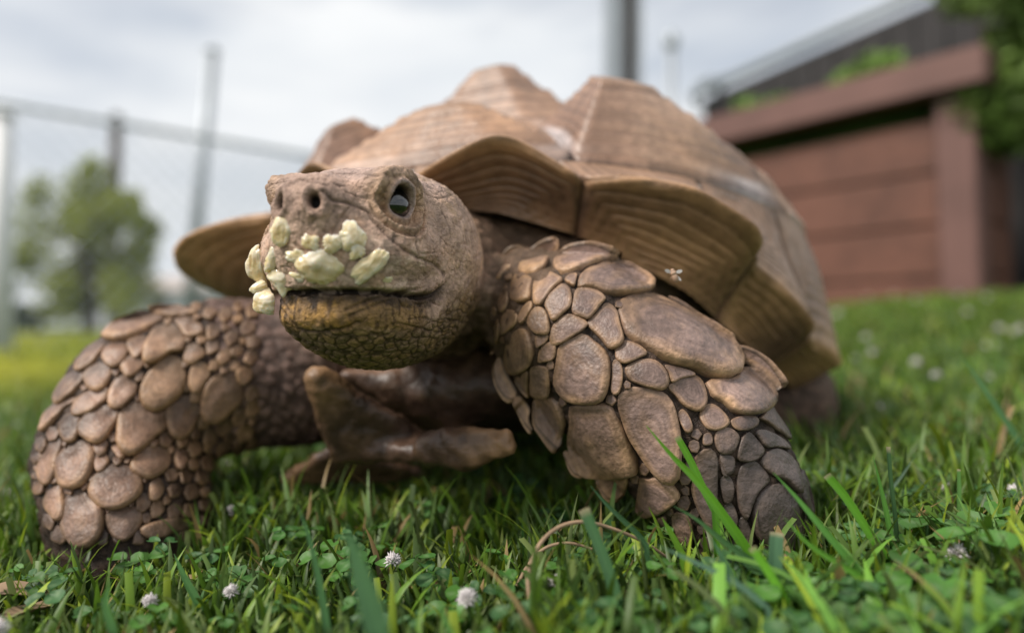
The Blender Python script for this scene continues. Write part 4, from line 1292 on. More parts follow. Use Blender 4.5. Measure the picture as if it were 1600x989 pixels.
# the near tufts to the lower right are taller than the cropped lawn to the left
Lh *= np.where((xy[:, 0] < 0) & (xy[:, 1] < .36), .64, 1.0)
Lh *= np.where(xy[:, 1] < .2, .8, 1.0)
Lh *= np.where((xy[:, 0] > .03) & (xy[:, 0] < .18) & (xy[:, 1] < .34), .72, 1.0)
blades('near_grass', xy, Lh, (.0022, .0048), 5, 'green grass blades of the near lawn around the tortoise', 21)
xy = clear_feet(scatter(46000, .7, 2.4, 12, .95, .7))
blades('middle_grass', xy, np.where(under_shell(xy), .02, r_.uniform(.02, .045, len(xy))), (.004, .008), 3, 'green lawn grass behind the tortoise', 22, lawn_sun_tint)
xy = scatter(60000, 2.3, 14, 13, 1.0, .6)
blades('far_grass', xy, (.03, .06), (.012, .03), 2, 'distant lawn grass towards the fence', 23, lawn_sun_tint)

ro = np.random.default_rng(17)
xo = np.stack([ro.uniform(-1.5, 1.7, 52000), ro.uniform(-.15, 1.7, 52000)], -1)
xo = xo[(np.abs(xo[:, 0]) > .90 * xo[:, 1]) & (np.hypot(xo[:, 0], xo[:, 1]) > .17)]
blades('side_grass', xo, (.018, .045), (.0035, .0075), 2, 'lawn grass continuing on both sides of the view', 27)
xo = np.stack([ro.uniform(-9, 9, 26000), ro.uniform(-1, 9, 26000)], -1)
xo = xo[(np.abs(xo[:, 0]) > .95 * xo[:, 1]) & ((np.abs(xo[:, 0]) > 1.4) | (xo[:, 1] > 1.6))]
blades('outer_grass', xo, (.03, .055), (.012, .03), 2, 'lawn grass far out on both sides', 28, lawn_sun_tint)
rt = np.random.default_rng(15)
xy = clear_feet(np.stack([rt.uniform(.03, .30, 420), rt.uniform(.20, .31, 420)], -1), .001)
blades('grass_tuft', xy, (.022, .05), (.0022, .0045), 6, 'longer grass tuft before and beside the near front foot', 25, bend=(.2, .9))
def bright(xy, c, r): return np.array([.115, .27, .03]) * r.uniform(.6, 1.35, (len(xy), 1)) * np.array([1, 1, 1]) + r.uniform(0, .05, (len(xy), 1)) * np.array([.6, .3, 1.0])
xy = clear_feet(np.stack([rt.uniform(.06, .34, 150), rt.uniform(.19, .30, 150)], -1), .001)
blades('broad_grass', xy, (.026, .052), (.0042, .0070), 7, 'broad bright grass blades at the lower right', 26, bright, bend=(.3, 1.0))
# larger single blades in front
def hero_blade(pts, wpx, d0, d1, label, colr=(.085, .22, .03), blunt=False, tipw=.06):
    K = 14
    d = np.linspace(d0, d1, len(pts))
    P = np.array([at(u, v, dd) for (u, v), dd in zip(pts, d)])
    P = smooth_path(P, K + 1)
    last = P[-1]; g = np.array([last[0] + (last[0] - P[-3][0]) * .3, last[1], gz(last[0], last[1]) - .004])
    if last[2] > .002: P = np.vstack([P, [last * .5 + g * .5], [g]])
    K = len(P) - 1
    tan = np.gradient(P, axis=0); tan /= np.linalg.norm(tan, axis=1)[:, None]
    V = []; cc = []
    for i in range(K + 1):
        t = 1 - i / K            # 1 at the tip (first point)
        view = CAMO - P[i]; view /= np.linalg.norm(view)
        tilt = .35 * math.sin(3 * t + u_seed[0])
        s_ = np.cross(tan[i], view); s_ /= np.linalg.norm(s_)
        s_ = s_ + view * tilt; s_ /= np.linalg.norm(s_)
        nn = np.cross(s_, tan[i])
        w = wpx * .5 * (d0 + d1) / 2 / F_PX * ((1 - .12 * t) if blunt else max(1 - t ** 2.4, tipw) * min(1, .7 + 1.5 * t))
        for k, f in ((-1, 0), (-.5, .12), (0, .30), (.5, .12), (1, 0)):
            V.append(P[i] + s_ * w * k - nn * w * f)
            b = np.array(colr) * (1.0 + .12 * abs(k)) * (1.25 if k == 0 else 1)
            if blunt and i == 0: b = np.array([.42, .36, .22])
            cc.append(b)
    Fs = [(i * 5 + k, i * 5 + k + 1, i * 5 + k + 6, i * 5 + k + 5) for i in range(K) for k in range(4)]
    o = mesh_obj('grass_blade', V, Fs, MT['grass'], col=np.array(cc))
    tag(o, label, 'grass blade', 'large single grass blades in the foreground')
u_seed = [0.0]
HB = [
    ([(1010, 665), (1050, 712), (1090, 752), (1130, 805), (1168, 862), (1185, 910)], 19, .285, .29, 'long bright green blade slanting across the near front foot', (.13, .34, .025), False),
    ([(1058, 682), (1080, 722), (1100, 765), (1118, 800)], 12, .30, .30, 'short bright blade tip just right of the long slanting blade', (.12, .32, .03), True),
    ([(912, 795), (932, 842), (950, 890), (964, 940), (974, 990)], 21, .262, .255, 'grey-green blade with a cut tip left of the near front foot', (.075, .17, .07), True),
    ([(922, 758), (950, 790), (990, 828), (1010, 852)], 10, .285, .285, 'thin dark blade leaning right below the gold spur of the foot', (.06, .14, .06), False),
    ([(1208, 738), (1240, 772), (1268, 805), (1310, 855), (1340, 890)], 12, .275, .27, 'thin pointed blade crossing the outer toe of the near foot', (.10, .26, .05), False),
    ([(1292, 742), (1320, 775), (1350, 820), (1378, 862)], 14, .29, .29, 'stout bright blade with a cut tip right of the near foot', (.13, .34, .03), True),
    ([(538, 818), (552, 860), (566, 905), (580, 950), (592, 992)], 40, .205, .20, 'wide blurred blade closest to the camera below the chin', (.085, .19, .075), False),
    ([(464, 788), (480, 830), (494, 885), (504, 940), (512, 990)], 13, .255, .25, 'narrow upright blade below the throat', (.07, .17, .06), False),
    ([(1364, 712), (1376, 760), (1386, 805), (1394, 850)], 9, .31, .31, 'slim upright blade on the right, left one of two standing together', (.09, .23, .04), False),
    ([(1388, 698), (1392, 750), (1398, 800), (1402, 845)], 7, .315, .315, 'slim dark upright blade on the right, right one of two standing together', (.05, .11, .04), True),
    ([(1214, 832), (1212, 870), (1212, 905), (1214, 940)], 23, .268, .265, 'broad grey-green cut-off blade standing before the outer toe', (.075, .16, .085), True),
    ([(1498, 733), (1499, 765), (1498, 800)], 6, .33, .33, 'short thin stalk with a cut tip at the far right', (.09, .2, .05), True),
    ([(1052, 790), (1090, 812), (1130, 845), (1180, 880), (1230, 915)], 12, .272, .268, 'blade lying low across the claws of the near foot', (.075, .17, .06), False),
    ([(1034, 808), (1048, 832), (1066, 865)], 11, .29, .29, 'small yellow-green blade rising between the claws', (.14, .30, .03), False),
    ([(1110, 838), (1128, 870), (1145, 905), (1160, 940)], 14, .265, .262, 'pale pointed blade left of the cut-off broad blade', (.085, .19, .09), False),
    ([(1024, 850), (1080, 875), (1150, 910), (1200, 950)], 11, .25, .245, 'long low whitish-green blade in front of the claws', (.10, .19, .12), False),
    ([(1175, 855), (1205, 900), (1232, 950), (1250, 992)], 15, .255, .25, 'bright stem-like blade bending down at the front of the foot', (.14, .36, .03), True),
    ([(1225, 808), (1262, 848), (1310, 880), (1370, 915)], 11, .262, .258, 'bright blade running off to the right from the outer toe', (.12, .30, .04), False),
    ([(680, 930), (692, 960), (706, 992)], 9, .235, .23, 'small blade at the bottom edge under the plastron', (.08, .2, .04), False),
    ([(815, 812), (818, 850), (822, 890)], 7, .33, .33, 'dark thin blade in the shadow under the body', (.05, .13, .03), False),
    ([(272, 865), (290, 905), (312, 945)], 13, .29, .285, 'blade in front of the far front foot', (.075, .19, .05), False),
    ([(172, 905), (165, 945), (178, 990)], 14, .25, .245, 'blade at the lower left below the far front foot', (.08, .2, .05), False),
    ([(1430, 712), (1400, 755), (1360, 800)], 7, .36, .36, 'dark grass stalk leaning left beyond the two upright blades', (.045, .10, .05), False),
    ([(1505, 560), (1540, 610), (1580, 670), (1610, 720)], 11, .45, .44, 'long blurred blade leaning at the right edge', (.10, .22, .09), False),
]
for i, (pts, w, d0, d1, lab, c, bl) in enumerate(HB):
    u_seed[0] = i * 1.3
    hero_blade(pts, w, d0, d1, lab, c, bl)

# dry looping stems
for pts, d0, d1, r0, lab in [
    ([(838, 975), (828, 935), (826, 895), (842, 852), (872, 824), (912, 815), (958, 826), (1005, 846), (1045, 872)], .262, .30, 4.2, 'tan dry stem arching in a wide loop beside the near front foot'),
    ([(808, 915), (826, 882), (852, 856), (888, 848), (926, 858), (945, 868)], .29, .30, 3.4, 'thinner dry stem curling inside the wide loop')]:
    P = smooth_path([at(u, v, d) for (u, v), d in zip(pts, np.linspace(d0, d1, len(pts)))], 40)
    V, Fs = tube(P, np.linspace(r0, r0 * .6, 40) * .28 / F_PX, 8)
    tag(mesh_obj('dry_stem', V, Fs, MT['drystem']), lab, 'stem', 'dry stems in the grass')

# ------------------------------------------------------------------ clover
def leaflet(c, direc, nrm, L_, W_, colr):
    """one heart-tipped clover leaflet"""
    s_ = np.cross(direc, nrm); s_ /= np.linalg.norm(s_)
    V = []; cc = []
    prof = [(0, .06), (.2, .55), (.45, .92), (.68, 1.0), (.86, .86), (1.0, .45)]
    for t, w in prof:
        for k in (-1, -.5, 0, .5, 1):
            notch = -.10 * (1 - abs(k)) if t > .95 else 0
            z = .16 * abs(k) * W_ - .15 * t * t * L_
            V.append(c + direc * L_ * (t + notch) + s_ * W_ * .5 * w * k + nrm * z)
            vmark = .55 * math.exp(-((t - .55 + .2 * abs(k)) / .07) ** 2)
            cc.append(np.array(colr) * (1 - vmark) + np.array([.20, .30, .14]) * vmark)
    Fs = [(i * 5 + k, i * 5 + k + 1, i * 5 + k + 6, i * 5 + k + 5) for i in range(len(prof) - 1) for k in range(4)]
    return V, Fs, cc
def clover_leaf(base, h, size, seed, colr):
    r = np.random.default_rng(seed)
    lean = np.array([r.uniform(-.3, .3), r.uniform(-.3, .3), 0]) * h
    top = base + np.array([0, 0, h]) + lean
    path = smooth_path([base, base + lean * .3 + np.array([0, 0, h * .6]), top], 7)
    nrm = np.array([r.uniform(-.35, .35), r.uniform(-.55, .1), 1.0]); nrm /= np.linalg.norm(nrm)
    a0 = r.uniform(0, 2 * pi); out = []
    for k in range(3):
        a = a0 + k * 2.094
        dv = np.array([math.cos(a), math.sin(a), 0]); dv -= nrm * (dv @ nrm); dv /= np.linalg.norm(dv)
        out.append(leaflet(top + dv * .001, dv, nrm, size, size * .92, np.array(colr) * r.uniform(.85, 1.15)))
    return tube(path, .0008, 5), out
# low clover foliage as ground cover
def clover_cover():
    V, Fs, cc = [], [], []
    r = np.random.default_rng(31)
    pts = []
    while len(pts) < 900:
        d = .19 + .9 * r.random() ** 1.4; x = d * r.uniform(-.85, .85)
        w = .25 + .75 * ss(-.1, .35, x / d)
        if r.random() > w: continue
        p = np.array([[x, d]])
        if len(clear_feet(p, .012)) == 0 or (under_shell(p)[0] and r.random() < .7): continue
        pts.append((x, d))
    for i, (x, d) in enumerate(pts):
        h = r.uniform(.008, .022) * (.6 if d < .22 else 1)
        (tv, tf), lv = clover_leaf(np.array([x, d, gz(x, d)]), h, r.uniform(.0055, .010), 1000 + i, [(.055, .15, .028), (.075, .19, .03), (.05, .13, .04)][i % 3])
        for v, f, c in lv:
            o = len(V); V += list(v); cc += list(c); Fs += [tuple(a + o for a in q) for q in f]
    tag(mesh_obj('clover_cover', V, Fs, MT['leaf'], col=np.array(cc)), 'low clover leaves growing through the lawn', 'clover', kind='stuff')
clover_cover()
# clover plants that stand out singly at the lower right
CL = [(1445, 822, .024, .013, 'clover with a pale folded leaflet just right of the stout cut blade'), (1520, 812, .026, .013, 'clover leaf at the right below the thin cut stalk'),
      (1420, 905, .020, .013, 'clover leaf left of the white clover flower'), (1575, 838, .030, .015, 'large clover leaf touching the right edge'),
      (1330, 935, .018, .012, 'dark clover leaf low in front of the stout cut blade'), (1470, 955, .020, .014, 'clover leaf at the bottom below the white flower'),
      (1560, 940, .024, .014, 'clover leaf in the bottom right corner'), (1395, 850, .018, .011, 'small clover leaf under the two upright blades'),
      (880, 960, .014, .012, 'small clover leaf beside the base of the dry loop'), (700, 950, .012, .011, 'clover leaf at the bottom centre')]
for i, (u, v, h, sz, lab) in enumerate(CL):
    top = on_ground(u, v, h)
    b = np.array([top[0], top[1], gz(top[0], top[1])])
    (tv, tf), lv = clover_leaf(b, h, sz, 50 + i, (.075, .20, .03))
    e = empty('clover', tuple(b))
    tag(e, lab, 'clover', 'clover leaves standing out in the foreground')
    sm_ = mesh_obj('stem', np.array(tv) - b, tf, MT['leaf'], e, col=np.tile([.09, .19, .05], (len(tv), 1)))
    for vv, ff, c in lv:
        mesh_obj('leaflet', np.array(vv) - b, ff, MT['leaf'], e, col=np.array(c))
# clover flowers
def flower_meshes():
    r = np.random.default_rng(77)
    V, Fs = [], []
    for i in range(64):
        z = 1 - 1.75 * (i + .5) / 64; ph = i * 2.39996
        s_ = math.sqrt(max(0, 1 - z * z)); dv = np.array([s_ * math.cos(ph), s_ * math.sin(ph), z])
        dv = dv * .85 + np.array([0, 0, .35]); dv /= np.linalg.norm(dv)
        L_ = .0068 * r.uniform(.8, 1.15); w = .0011
        a = np.cross(dv, [.3, .2, 1]); a /= np.linalg.norm(a); b = np.cross(dv, a)
        o = len(V)
        V += [dv * L_ * .25, dv * L_ * .65 + a * w, dv * L_ * .65 + b * w * .6, dv * L_ * .65 - a * w, dv * L_ * .65 - b * w * .6, dv * L_ + a * .0004 * r.normal() + b * .0004 * r.normal()]
        for k in range(4):
            k2 = (k + 1) % 4
            Fs += [(o, o + 1 + k, o + 1 + k2), (o + 5, o + 1 + k2, o + 1 + k)]
    fh = mesh_obj('flower_head', np.array(V) + np.array([0, 0, .030]), Fs, MT['petal'])
    P = smooth_path([(0, 0, 0), (.001, 0, .015), (0, 0, .030)], 6)
    tv, tf = tube(P, .0008, 5)
    st = mesh_obj('stem', tv, tf, MT['leaf'], col=np.tile([.09, .17, .05], (len(tv), 1)))
    me1, me2 = fh.data, st.data
    bpy.data.objects.remove(fh); bpy.data.objects.remove(st)
    return me1, me2
FL_H, FL_S = flower_meshes()
FLW = [(1515, 868, 1.25, 'white clover flower at the lower right among clover leaves'), (1495, 765, 1.1, 'pinkish clover flower beyond the thin cut stalk on the right'),
       (605, 880, 1.1, 'pale clover flower under the plastron, largest below the chin'), (735, 925, 1.1, 'lilac clover flower at the bottom centre left'),
       (365, 922, .9, 'small pale clover flower below the far front foot'), (232, 937, .9, 'clover flower in front of the far front foot'),
       (12, 972, 1.3, 'pink clover flower in the bottom left corner'), 
       (365, 798, 1.0, 'clover flower seen between the front legs, left of a pair'),
       (394, 782, 1.0, 'clover flower seen between the front legs, right of a pair'), (354, 728, 1.0, 'highest clover flower seen between the front legs'),
       (385, 742, .9, 'faint clover flower next to the highest one between the legs'), (30, 665, 1.1, 'clover flower at the left edge beside the far leg'),
       (20, 768, 1.1, 'lower clover flower at the left edge beside the far leg'), (1292, 636, 1.2, 'clover flower just right of the hind leg'),
       (1378, 636, 1.3, 'clear white clover flower on the lawn right of the hind leg'), (1558, 540, 1.4, 'blurred clover flower high on the lawn near the right edge'),
       (1545, 590, 1.2, 'blurred clover flower below the high one at the right'), (1340, 560, 1.2, 'distant clover flower beside the edge of the shell'),
       (1415, 625, 1.1, 'clover flower right of the clear white one'), (1600, 770, 1.2, 'clover flower cut by the right edge'),
       (1250, 905, .9, 'reddish clover flower at the base of the near foot'), (870, 912, .9, 'withered orange-brown clover flower by the dry loop'),
       ]
def place_flower(b, s_, lab, i, h=1.0):
    e = empty('clover_flower', tuple(b))
    e.scale = (s_, s_, s_ * h); e.rotation_euler = (random.uniform(-.2, .2), random.uniform(-.2, .2), i * 1.7)
    tag(e, lab, 'flower', 'clover flowers in the lawn')
    for me in (FL_H, FL_S):
        o = bpy.data.objects.new('flower_head' if me is FL_H else 'stem', me); COL.objects.link(o); o.parent = e
for i, (u, v, s_, lab) in enumerate(FLW):
    g = on_ground(u, v, .03 * s_ * .58)
    if len(clear_feet(g[None, :2], .0)) == 0: continue
    place_flower((g[0], g[1], gz(g[0], g[1])), s_ * .58, lab, i, 1.0)
r = np.random.default_rng(91)
for i in range(22):
    d = r.uniform(.75, 2.6); x = d * r.uniform(.36, .78)
    place_flower((x, d, gz(x, d)), r.uniform(.8, 1.2), 'small blurred clover flower scattered on the lawn between shell and planter', 100 + i)
# brown leaf litter at the lower left
for i, (u, v, sz, lab) in enumerate([(22, 925, .020, 'curled brown dead leaf at the lower left edge'), (52, 945, .016, 'smaller brown dead leaf beside the curled one')]):
    g = on_ground(u, v, .012)
    V, Fs = [], []
    for a in range(9):
        for b in range(7):
            t, w = a / 8, (b / 6 - .5) * 2
            wd = math.sin(pi * min(.98, t * .95 + .03)) ** .7 * .42
            V.append((g[0] + sz * (t - .5) * 1.8 * math.cos(i + .4) - sz * w * wd * math.sin(i + .4), g[1] + sz * (t - .5) * 1.8 * math.sin(i + .4) + sz * w * wd * math.cos(i + .4), g[2] - .002 + sz * (.35 * w * w * wd + .12 * math.sin(t * 5 + i))))
    for a in range(8):
        for b in range(6):
            Fs.append((a * 7 + b, a * 7 + b + 1, a * 7 + b + 8, a * 7 + b + 7))
    tag(mesh_obj('dead_leaf', V, Fs, MT['drystem']), lab, 'leaf', 'dead leaves on the lawn')

# ------------------------------------------------------------------ flying insect
def insect():
    c = at(1053, 429, .335); k = .335 / F_PX
    e = empty('insect', tuple(c)); tag(e, 'tiny pale fly hovering before the shell above the near front leg', 'insect')
    S = np.array(sphere_mesh((0, 0, 0), 1, nu=12, nv=8)[0]); Fs = sphere_mesh((0, 0, 0), 1, nu=12, nv=8)[1]
    ab = c_r * .35 - c_u * .94
    A = np.stack([np.cross(ab, fwd), fwd, ab])
    mesh_obj('abdomen', (S * np.array([5, 5, 8.5]) * k) @ A + ab * 5 * k, Fs, MT['insect'], e)
    mesh_obj('thorax', (S * np.array([5, 5, 5]) * k) @ A - ab * 2 * k, Fs, MT['insect'], e)
    mesh_obj('head', (S * np.array([3.4, 3.4, 3]) * k) @ A - ab * 6.5 * k, Fs, MT['insect'], e)
    for (dx, dy, w) in ((-15, 7, 5), (13, 6, 5), (11, -10, 4)):
        tip = (c_r * dx + c_u * dy) * k - fwd * 2 * k; root = -ab * 2 * k
        dv = tip - root; ln = np.linalg.norm(dv); dv /= ln; sd2 = np.cross(dv, fwd); sd2 /= np.linalg.norm(sd2)
        V = [root]; 
        for t, ww in ((.3, .6), (.6, 1), (.85, .8)):
            V += [root + dv * ln * t + sd2 * w * ww * k * .6 + fwd * .3 * k, root + dv * ln * t - sd2 * w * ww * k * .6 - fwd * .3 * k]
        V.append(tip)
        mesh_obj('wing', V, [(0, 1, 2), (1, 3, 4, 2), (3, 5, 6, 4), (5, 7, 6)], MT['wing'], e)
    for dx in (-6, -2, 3, 6):
        V, Fs2 = tube(smooth_path([-ab * k, (c_r * dx * .6 - c_u * 3) * k, (c_r * dx - c_u * 10) * k], 6), .35 * k, 5)
        mesh_obj('leg', V, Fs2, MT['insect'], e)
insect()

# ------------------------------------------------------------------ planter box
def leafy(n, c, rad, size, seed, colr, shells=None):
    """many leaf-sized faces through a volume of clumps -> verts, faces, colours"""
    r = np.random.default_rng(seed)
    cl = shells if shells is not None else [(np.zeros(3), 1.0)]
    which = r.integers(0, len(cl), n)
    cen = np.array([x[0] for x in cl])[which]; rr = np.array([x[1] for x in cl])[which]
    v = r.normal(size=(n, 3)); v /= np.linalg.norm(v, axis=1)[:, None]
    p = cen + v * (rr * r.random(n) ** .45)[:, None]
    P = np.asarray(c) + p * np.asarray(rad)
    a = r.normal(size=(n, 3)); a /= np.linalg.norm(a, axis=1)[:, None]
    b = np.cross(a, r.normal(size=(n, 3))); b /= np.linalg.norm(b, axis=1)[:, None]
    sz = size * r.uniform(.6, 1.3, n)[:, None]
    V = np.stack([P - a * sz, P + b * sz * .45, P + a * sz, P - b * sz * .45], 1).reshape(-1, 3)
    Fc = np.arange(n * 4).reshape(n, 4)
    cc = np.repeat(np.asarray(colr) * r.uniform(.6, 1.4, (n, 1)), 4, axis=0)
    return V, Fc, cc
def planter():
    Pr = np.array([1.505, 2.2, 0]); Pl = np.array([.857, 2.95, 0])
    e_ = (Pl - Pr); e_ /= np.linalg.norm(e_); n_ = np.array([-e_[1], e_[0], 0]); n_ = -n_ if n_[1] > 0 else n_
    Z = np.array([0, 0, 1.0]); zb = .05
    root = empty('planter_box', (Pr[0], Pr[1], zb))
    tag(root, 'raised planter box of red-brown stained boards with a thick cap', 'planter')
    org = np.array([Pr[0], Pr[1], zb])
    rotm = Matrix((tuple(e_), tuple(-n_), (0, 0, 1))).transposed()
    def bx(name, a0, a1, b0, b1, z0, z1, m):
        bm = bmesh.new()
        c = Pr + e_ * (a0 + a1) / 2 - n_ * (b0 + b1) / 2 + Z * (z0 + z1) / 2 - org
        box(bm, c, ((a1 - a0) / 2, (b1 - b0) / 2, (z1 - z0) / 2), rotm)
        bmesh.ops.bevel(bm, geom=list(bm.edges), offset=.006, segments=2, affect='EDGES')
        bmesh.ops.recalc_face_normals(bm, faces=bm.faces)
        return bm_obj(name, bm, m, root)
    LN, DP = 2.2, .42
    for i in range(4):
        z0 = zb - .06 + i * .178 + (0 if i else 0)
        bx('board', .11, LN, .025, .06, z0, z0 + .172, MT['wood'])
    for i in range(4):
        z0 = zb - .06 + i * .178
        bx('board', .0, .035, .13, DP, z0, z0 + .172, MT['wood'])
    bx('corner_post', -.005, .108, 0, .11, zb - .1, .755, MT['woodcap'])
    bx('corner_post', LN, LN + .108, 0, .11, zb - .1, .755, MT['woodcap'])
    bx('cap_board', -.05, LN + .1, -.05, .12, .77, .885, MT['woodcap'])
    bx('cap_board', -.05, .12, .124, DP, .77, .885, MT['woodcap'])
    bx('soil', .12, LN, .125, DP, .3, .80, MT['soil'])
    # plants growing in it
    PLt = [(.75, .30, .10, .16, 'low leafy plant growing near the middle of the planter'), (1.15, .32, .12, .13, 'small leafy plant growing left of centre in the planter'), (.42, .30, .11, .20, 'leafy plant growing near the right end of the planter'), (.95, .34, .10, .20, 'yellow-green plant growing at the back of the planter')]
    for i, (a, b, rr, h, lab) in enumerate(PLt):
        g = Pr + e_ * a - n_ * b + Z * .80
        e = empty('planter_plant', tuple(g)); tag(e, lab, 'plant', 'plants in the planter box')
        V, Fc, cc = leafy(700, (0, 0, h * .7), (rr * 1.3, rr * 1.2, h * .6), .028, 200 + i, (.20, .32, .07), [(np.array([random.uniform(-.5, .5), random.uniform(-.5, .5), random.uniform(-.4, .4)]), .6) for _ in range(6)])
        mesh_obj('foliage', V, Fc, MT['leaf'], e, col=cc)
        V, Fs = tube(smooth_path([(0, 0, -.01), (.01, 0, h * .4), (0, .01, h * .9)], 6), [.006, .006, .005, .004, .003, .002], 6)
        mesh_obj('stem', V, Fs, MT['bark'], e)
planter()

# dark board fence with a steel rail that ends in a loop
def rail_fence():
    A = at(1500, -8, 2.95); B = at(1082, 128, 4.5)
    A[2] = B[2] = (A[2] + B[2]) / 2
    e_ = B - A; ln = np.linalg.norm(e_); e_ /= ln
    A = A - e_ * .8; ln += .8
    root = empty('board_fence', (A[0], A[1], 0)); o = np.array([A[0], A[1], 0])
    tag(root, 'dark board fence behind the planter topped by a pale steel rail', 'fence')
    n_ = np.array([-e_[1], e_[0], 0]); rotm = Matrix((tuple(e_), tuple(n_), (0, 0, 1))).transposed()
    k = 0; a = 0
    while a < ln - .14:
        bm = bmesh.new()
        box(bm, A + e_ * (a + .07) - np.array([0, 0, .05 + A[2] / 2]) - o + np.array([0, 0, .0]), (.066, .012, A[2] / 2 - .02), rotm)
        bm_obj('board', bm, MT['dark'], root); a += .142; k += 1
    V, Fs = tube([A - o, B - o], .028, 12); mesh_obj('rail', V, Fs, MT['steel'], root)
    c = at(1104, 147, 4.42)
    P = [c - o + .105 * (math.cos(t) * (e_ * .9) * 1.25 + math.sin(t) * np.array([0, 0, 1.0]) * .75) for t in np.linspace(-.6, 2 * pi - .6, 26)]
    V, Fs = tube(P, .026, 10); mesh_obj('rail_loop', V, Fs, MT['steel'], root)
rail_fence()

# rolled steel column and vent pipe behind the shell
def column():
    c = at(957, 130, 4.0); k = 4.0 / F_PX
    root = empty('steel_column', (c[0], c[1], 0)); tag(root, 'pale steel column with a dark web rising behind the top of the shell', 'column')
    for nm, x0, x1, y0, y1, m in (('flange', -28, -3, -.06, .06, MT['steel']), ('web', -3, 18, -.01, .05, MT['steeldark']), ('flange', 18, 28, -.06, .06, MT['steel'])):
        bm = bmesh.new(); box(bm, ((x0 + x1) / 2 * k, (y0 + y1) / 2, 1.6), ((x1 - x0) / 2 * k - .001, (y1 - y0) / 2, 1.65))
        bm_obj(nm, bm, m, root)
    root.rotation_euler = (0, ROLL, 0)
    c = at(1034, 160, 5.0); t = at(1034, 62, 5.0); k = 5.0 / F_PX
    r2 = empty('vent_pipe', (c[0], c[1], 0)); tag(r2, 'slender grey vent pipe with a rounded cap right of the steel column', 'pipe')
    hgt = t[2]
    V, Fs = tube([(0, 0, -.05), (0, 0, hgt)], 7 * k, 12); mesh_obj('pipe', V, Fs, MT['steel'], r2)
    S, Fs = sphere_mesh((0, 0, 0), 1, nu=16, nv=10); V = np.array(S) * np.array([12, 12, 17]) * k + np.array([0, 0, hgt - .02])
    mesh_obj('cap', V, Fs, MT['steel'], r2)
    r2.rotation_euler = (0, ROLL, 0)
column()

# shrub and stone wall at the right edge
def right_edge():
    c = at(1585, 80, 2.32)
    e = empty('hanging_shrub', (c[0], c[1] + .2, 0)); tag(e, 'green shrub hanging over the right end of the planter', 'shrub')
    cl = [(np.array([random.uniform(-.7, .9), random.uniform(-.6, .6), random.uniform(-.75, .8)]), .42) for _ in range(16)]
    V, Fc, cc = leafy(9000, (.03, -.2, c[2] + .05), (.30, .25, .36), .026, 301, (.17, .26, .06), cl)
    mesh_obj('crown', V, Fc, MT['leaf'], e, col=cc)
    V, Fs = tube(smooth_path([(.1, 0, .0), (.08, .02, .5), (.02, -.05, 1.0), (-.05, -.1, c[2] + .1)], 14), np.linspace(.03, .01, 14), 8)
    mesh_obj('trunk', V, Fs, MT['bark'], e)
    w0 = at(1545, 440, 3.0)
    root = empty('stone_wall', (w0[0], w0[1], .05)); tag(root, 'grey-brown stone wall beyond the end of the planter', 'wall')
    r = np.random.default_rng(8)
    for row in range(5):
        x = 0
        while x < 1.3:
            w = r.uniform(.16, .30); h = .125
            bm = bmesh.new(); box(bm, (x + w / 2, r.uniform(-.01, .01), row * (h + .012) + h / 2 - .02), (w / 2 - .008, .11, h / 2))
            bmesh.ops.bevel(bm, geom=list(bm.edges), offset=.018, segments=2, affect='EDGES')
            bm_obj('stone', bm, MT['stone'], root, True); x += w
right_edge()

# ------------------------------------------------------------------ left background
def chain_fence():
    A = at(-60, 156, 4.75); B = at(545, 251, 7.4); zt = (A[2] + B[2]) / 2
    A[2] = B[2] = 0; e_ = B - A; ln = np.linalg.norm(e_); e_ /= ln
    root = empty('chain_link_fence', tuple(A)); tag(root, 'tall wire mesh fence with a galvanised top rail across the left background', 'fence')
    Z = np.array([0, 0, 1.0])
    V, Fs = tube([Z * zt, e_ * (ln + 3) + Z * zt], .024, 10); mesh_obj('top_rail', V, Fs, MT['steel'], root)
    for frac in (.02, .86, 1.3):
        V, Fs = tube([e_ * ln * frac - Z * .05, e_ * ln * frac + Z * (zt + (.0))], .04, 10); mesh_obj('post', V, Fs, MT['steel'], root)
    V, Fs = [], []
    n_ = np.array([-e_[1], e_[0], 0]); sp = .15; Lt = ln + 3
    def wire(p, q):
        o = len(V); d = (q - p) / np.linalg.norm(q - p); s_ = np.cross(d, n_) * .004
        for pt in (p, q):
            V.extend([pt + s_, pt - s_ * .5 + n_ * .0035, pt - s_ * .5 - n_ * .0035])
        for k in range(3):
            k2 = (k + 1) % 3; Fs.append((o + k, o + k2, o + 3 + k2, o + 3 + k))
    a = -zt
    while a < Lt:
        for sg in (1, -1):
            x0, x1, z0, z1 = a, a + zt, (0, zt) if sg > 0 else (zt, 0), None
            zz0, zz1 = z0
            t0 = max(0, -x0 / zt); t1 = min(1, (Lt - x0) / zt)
            if t1 > t0:
                wire(e_ * (x0 + zt * t0) + Z * (zz0 + (zz1 - zz0) * t0), e_ * (x0 + zt * t1) + Z * (zz0 + (zz1 - zz0) * t1))
        a += sp
    mesh_obj('wire_mesh', V, Fs, MT['steel'], root, smooth=False)
chain_fence()
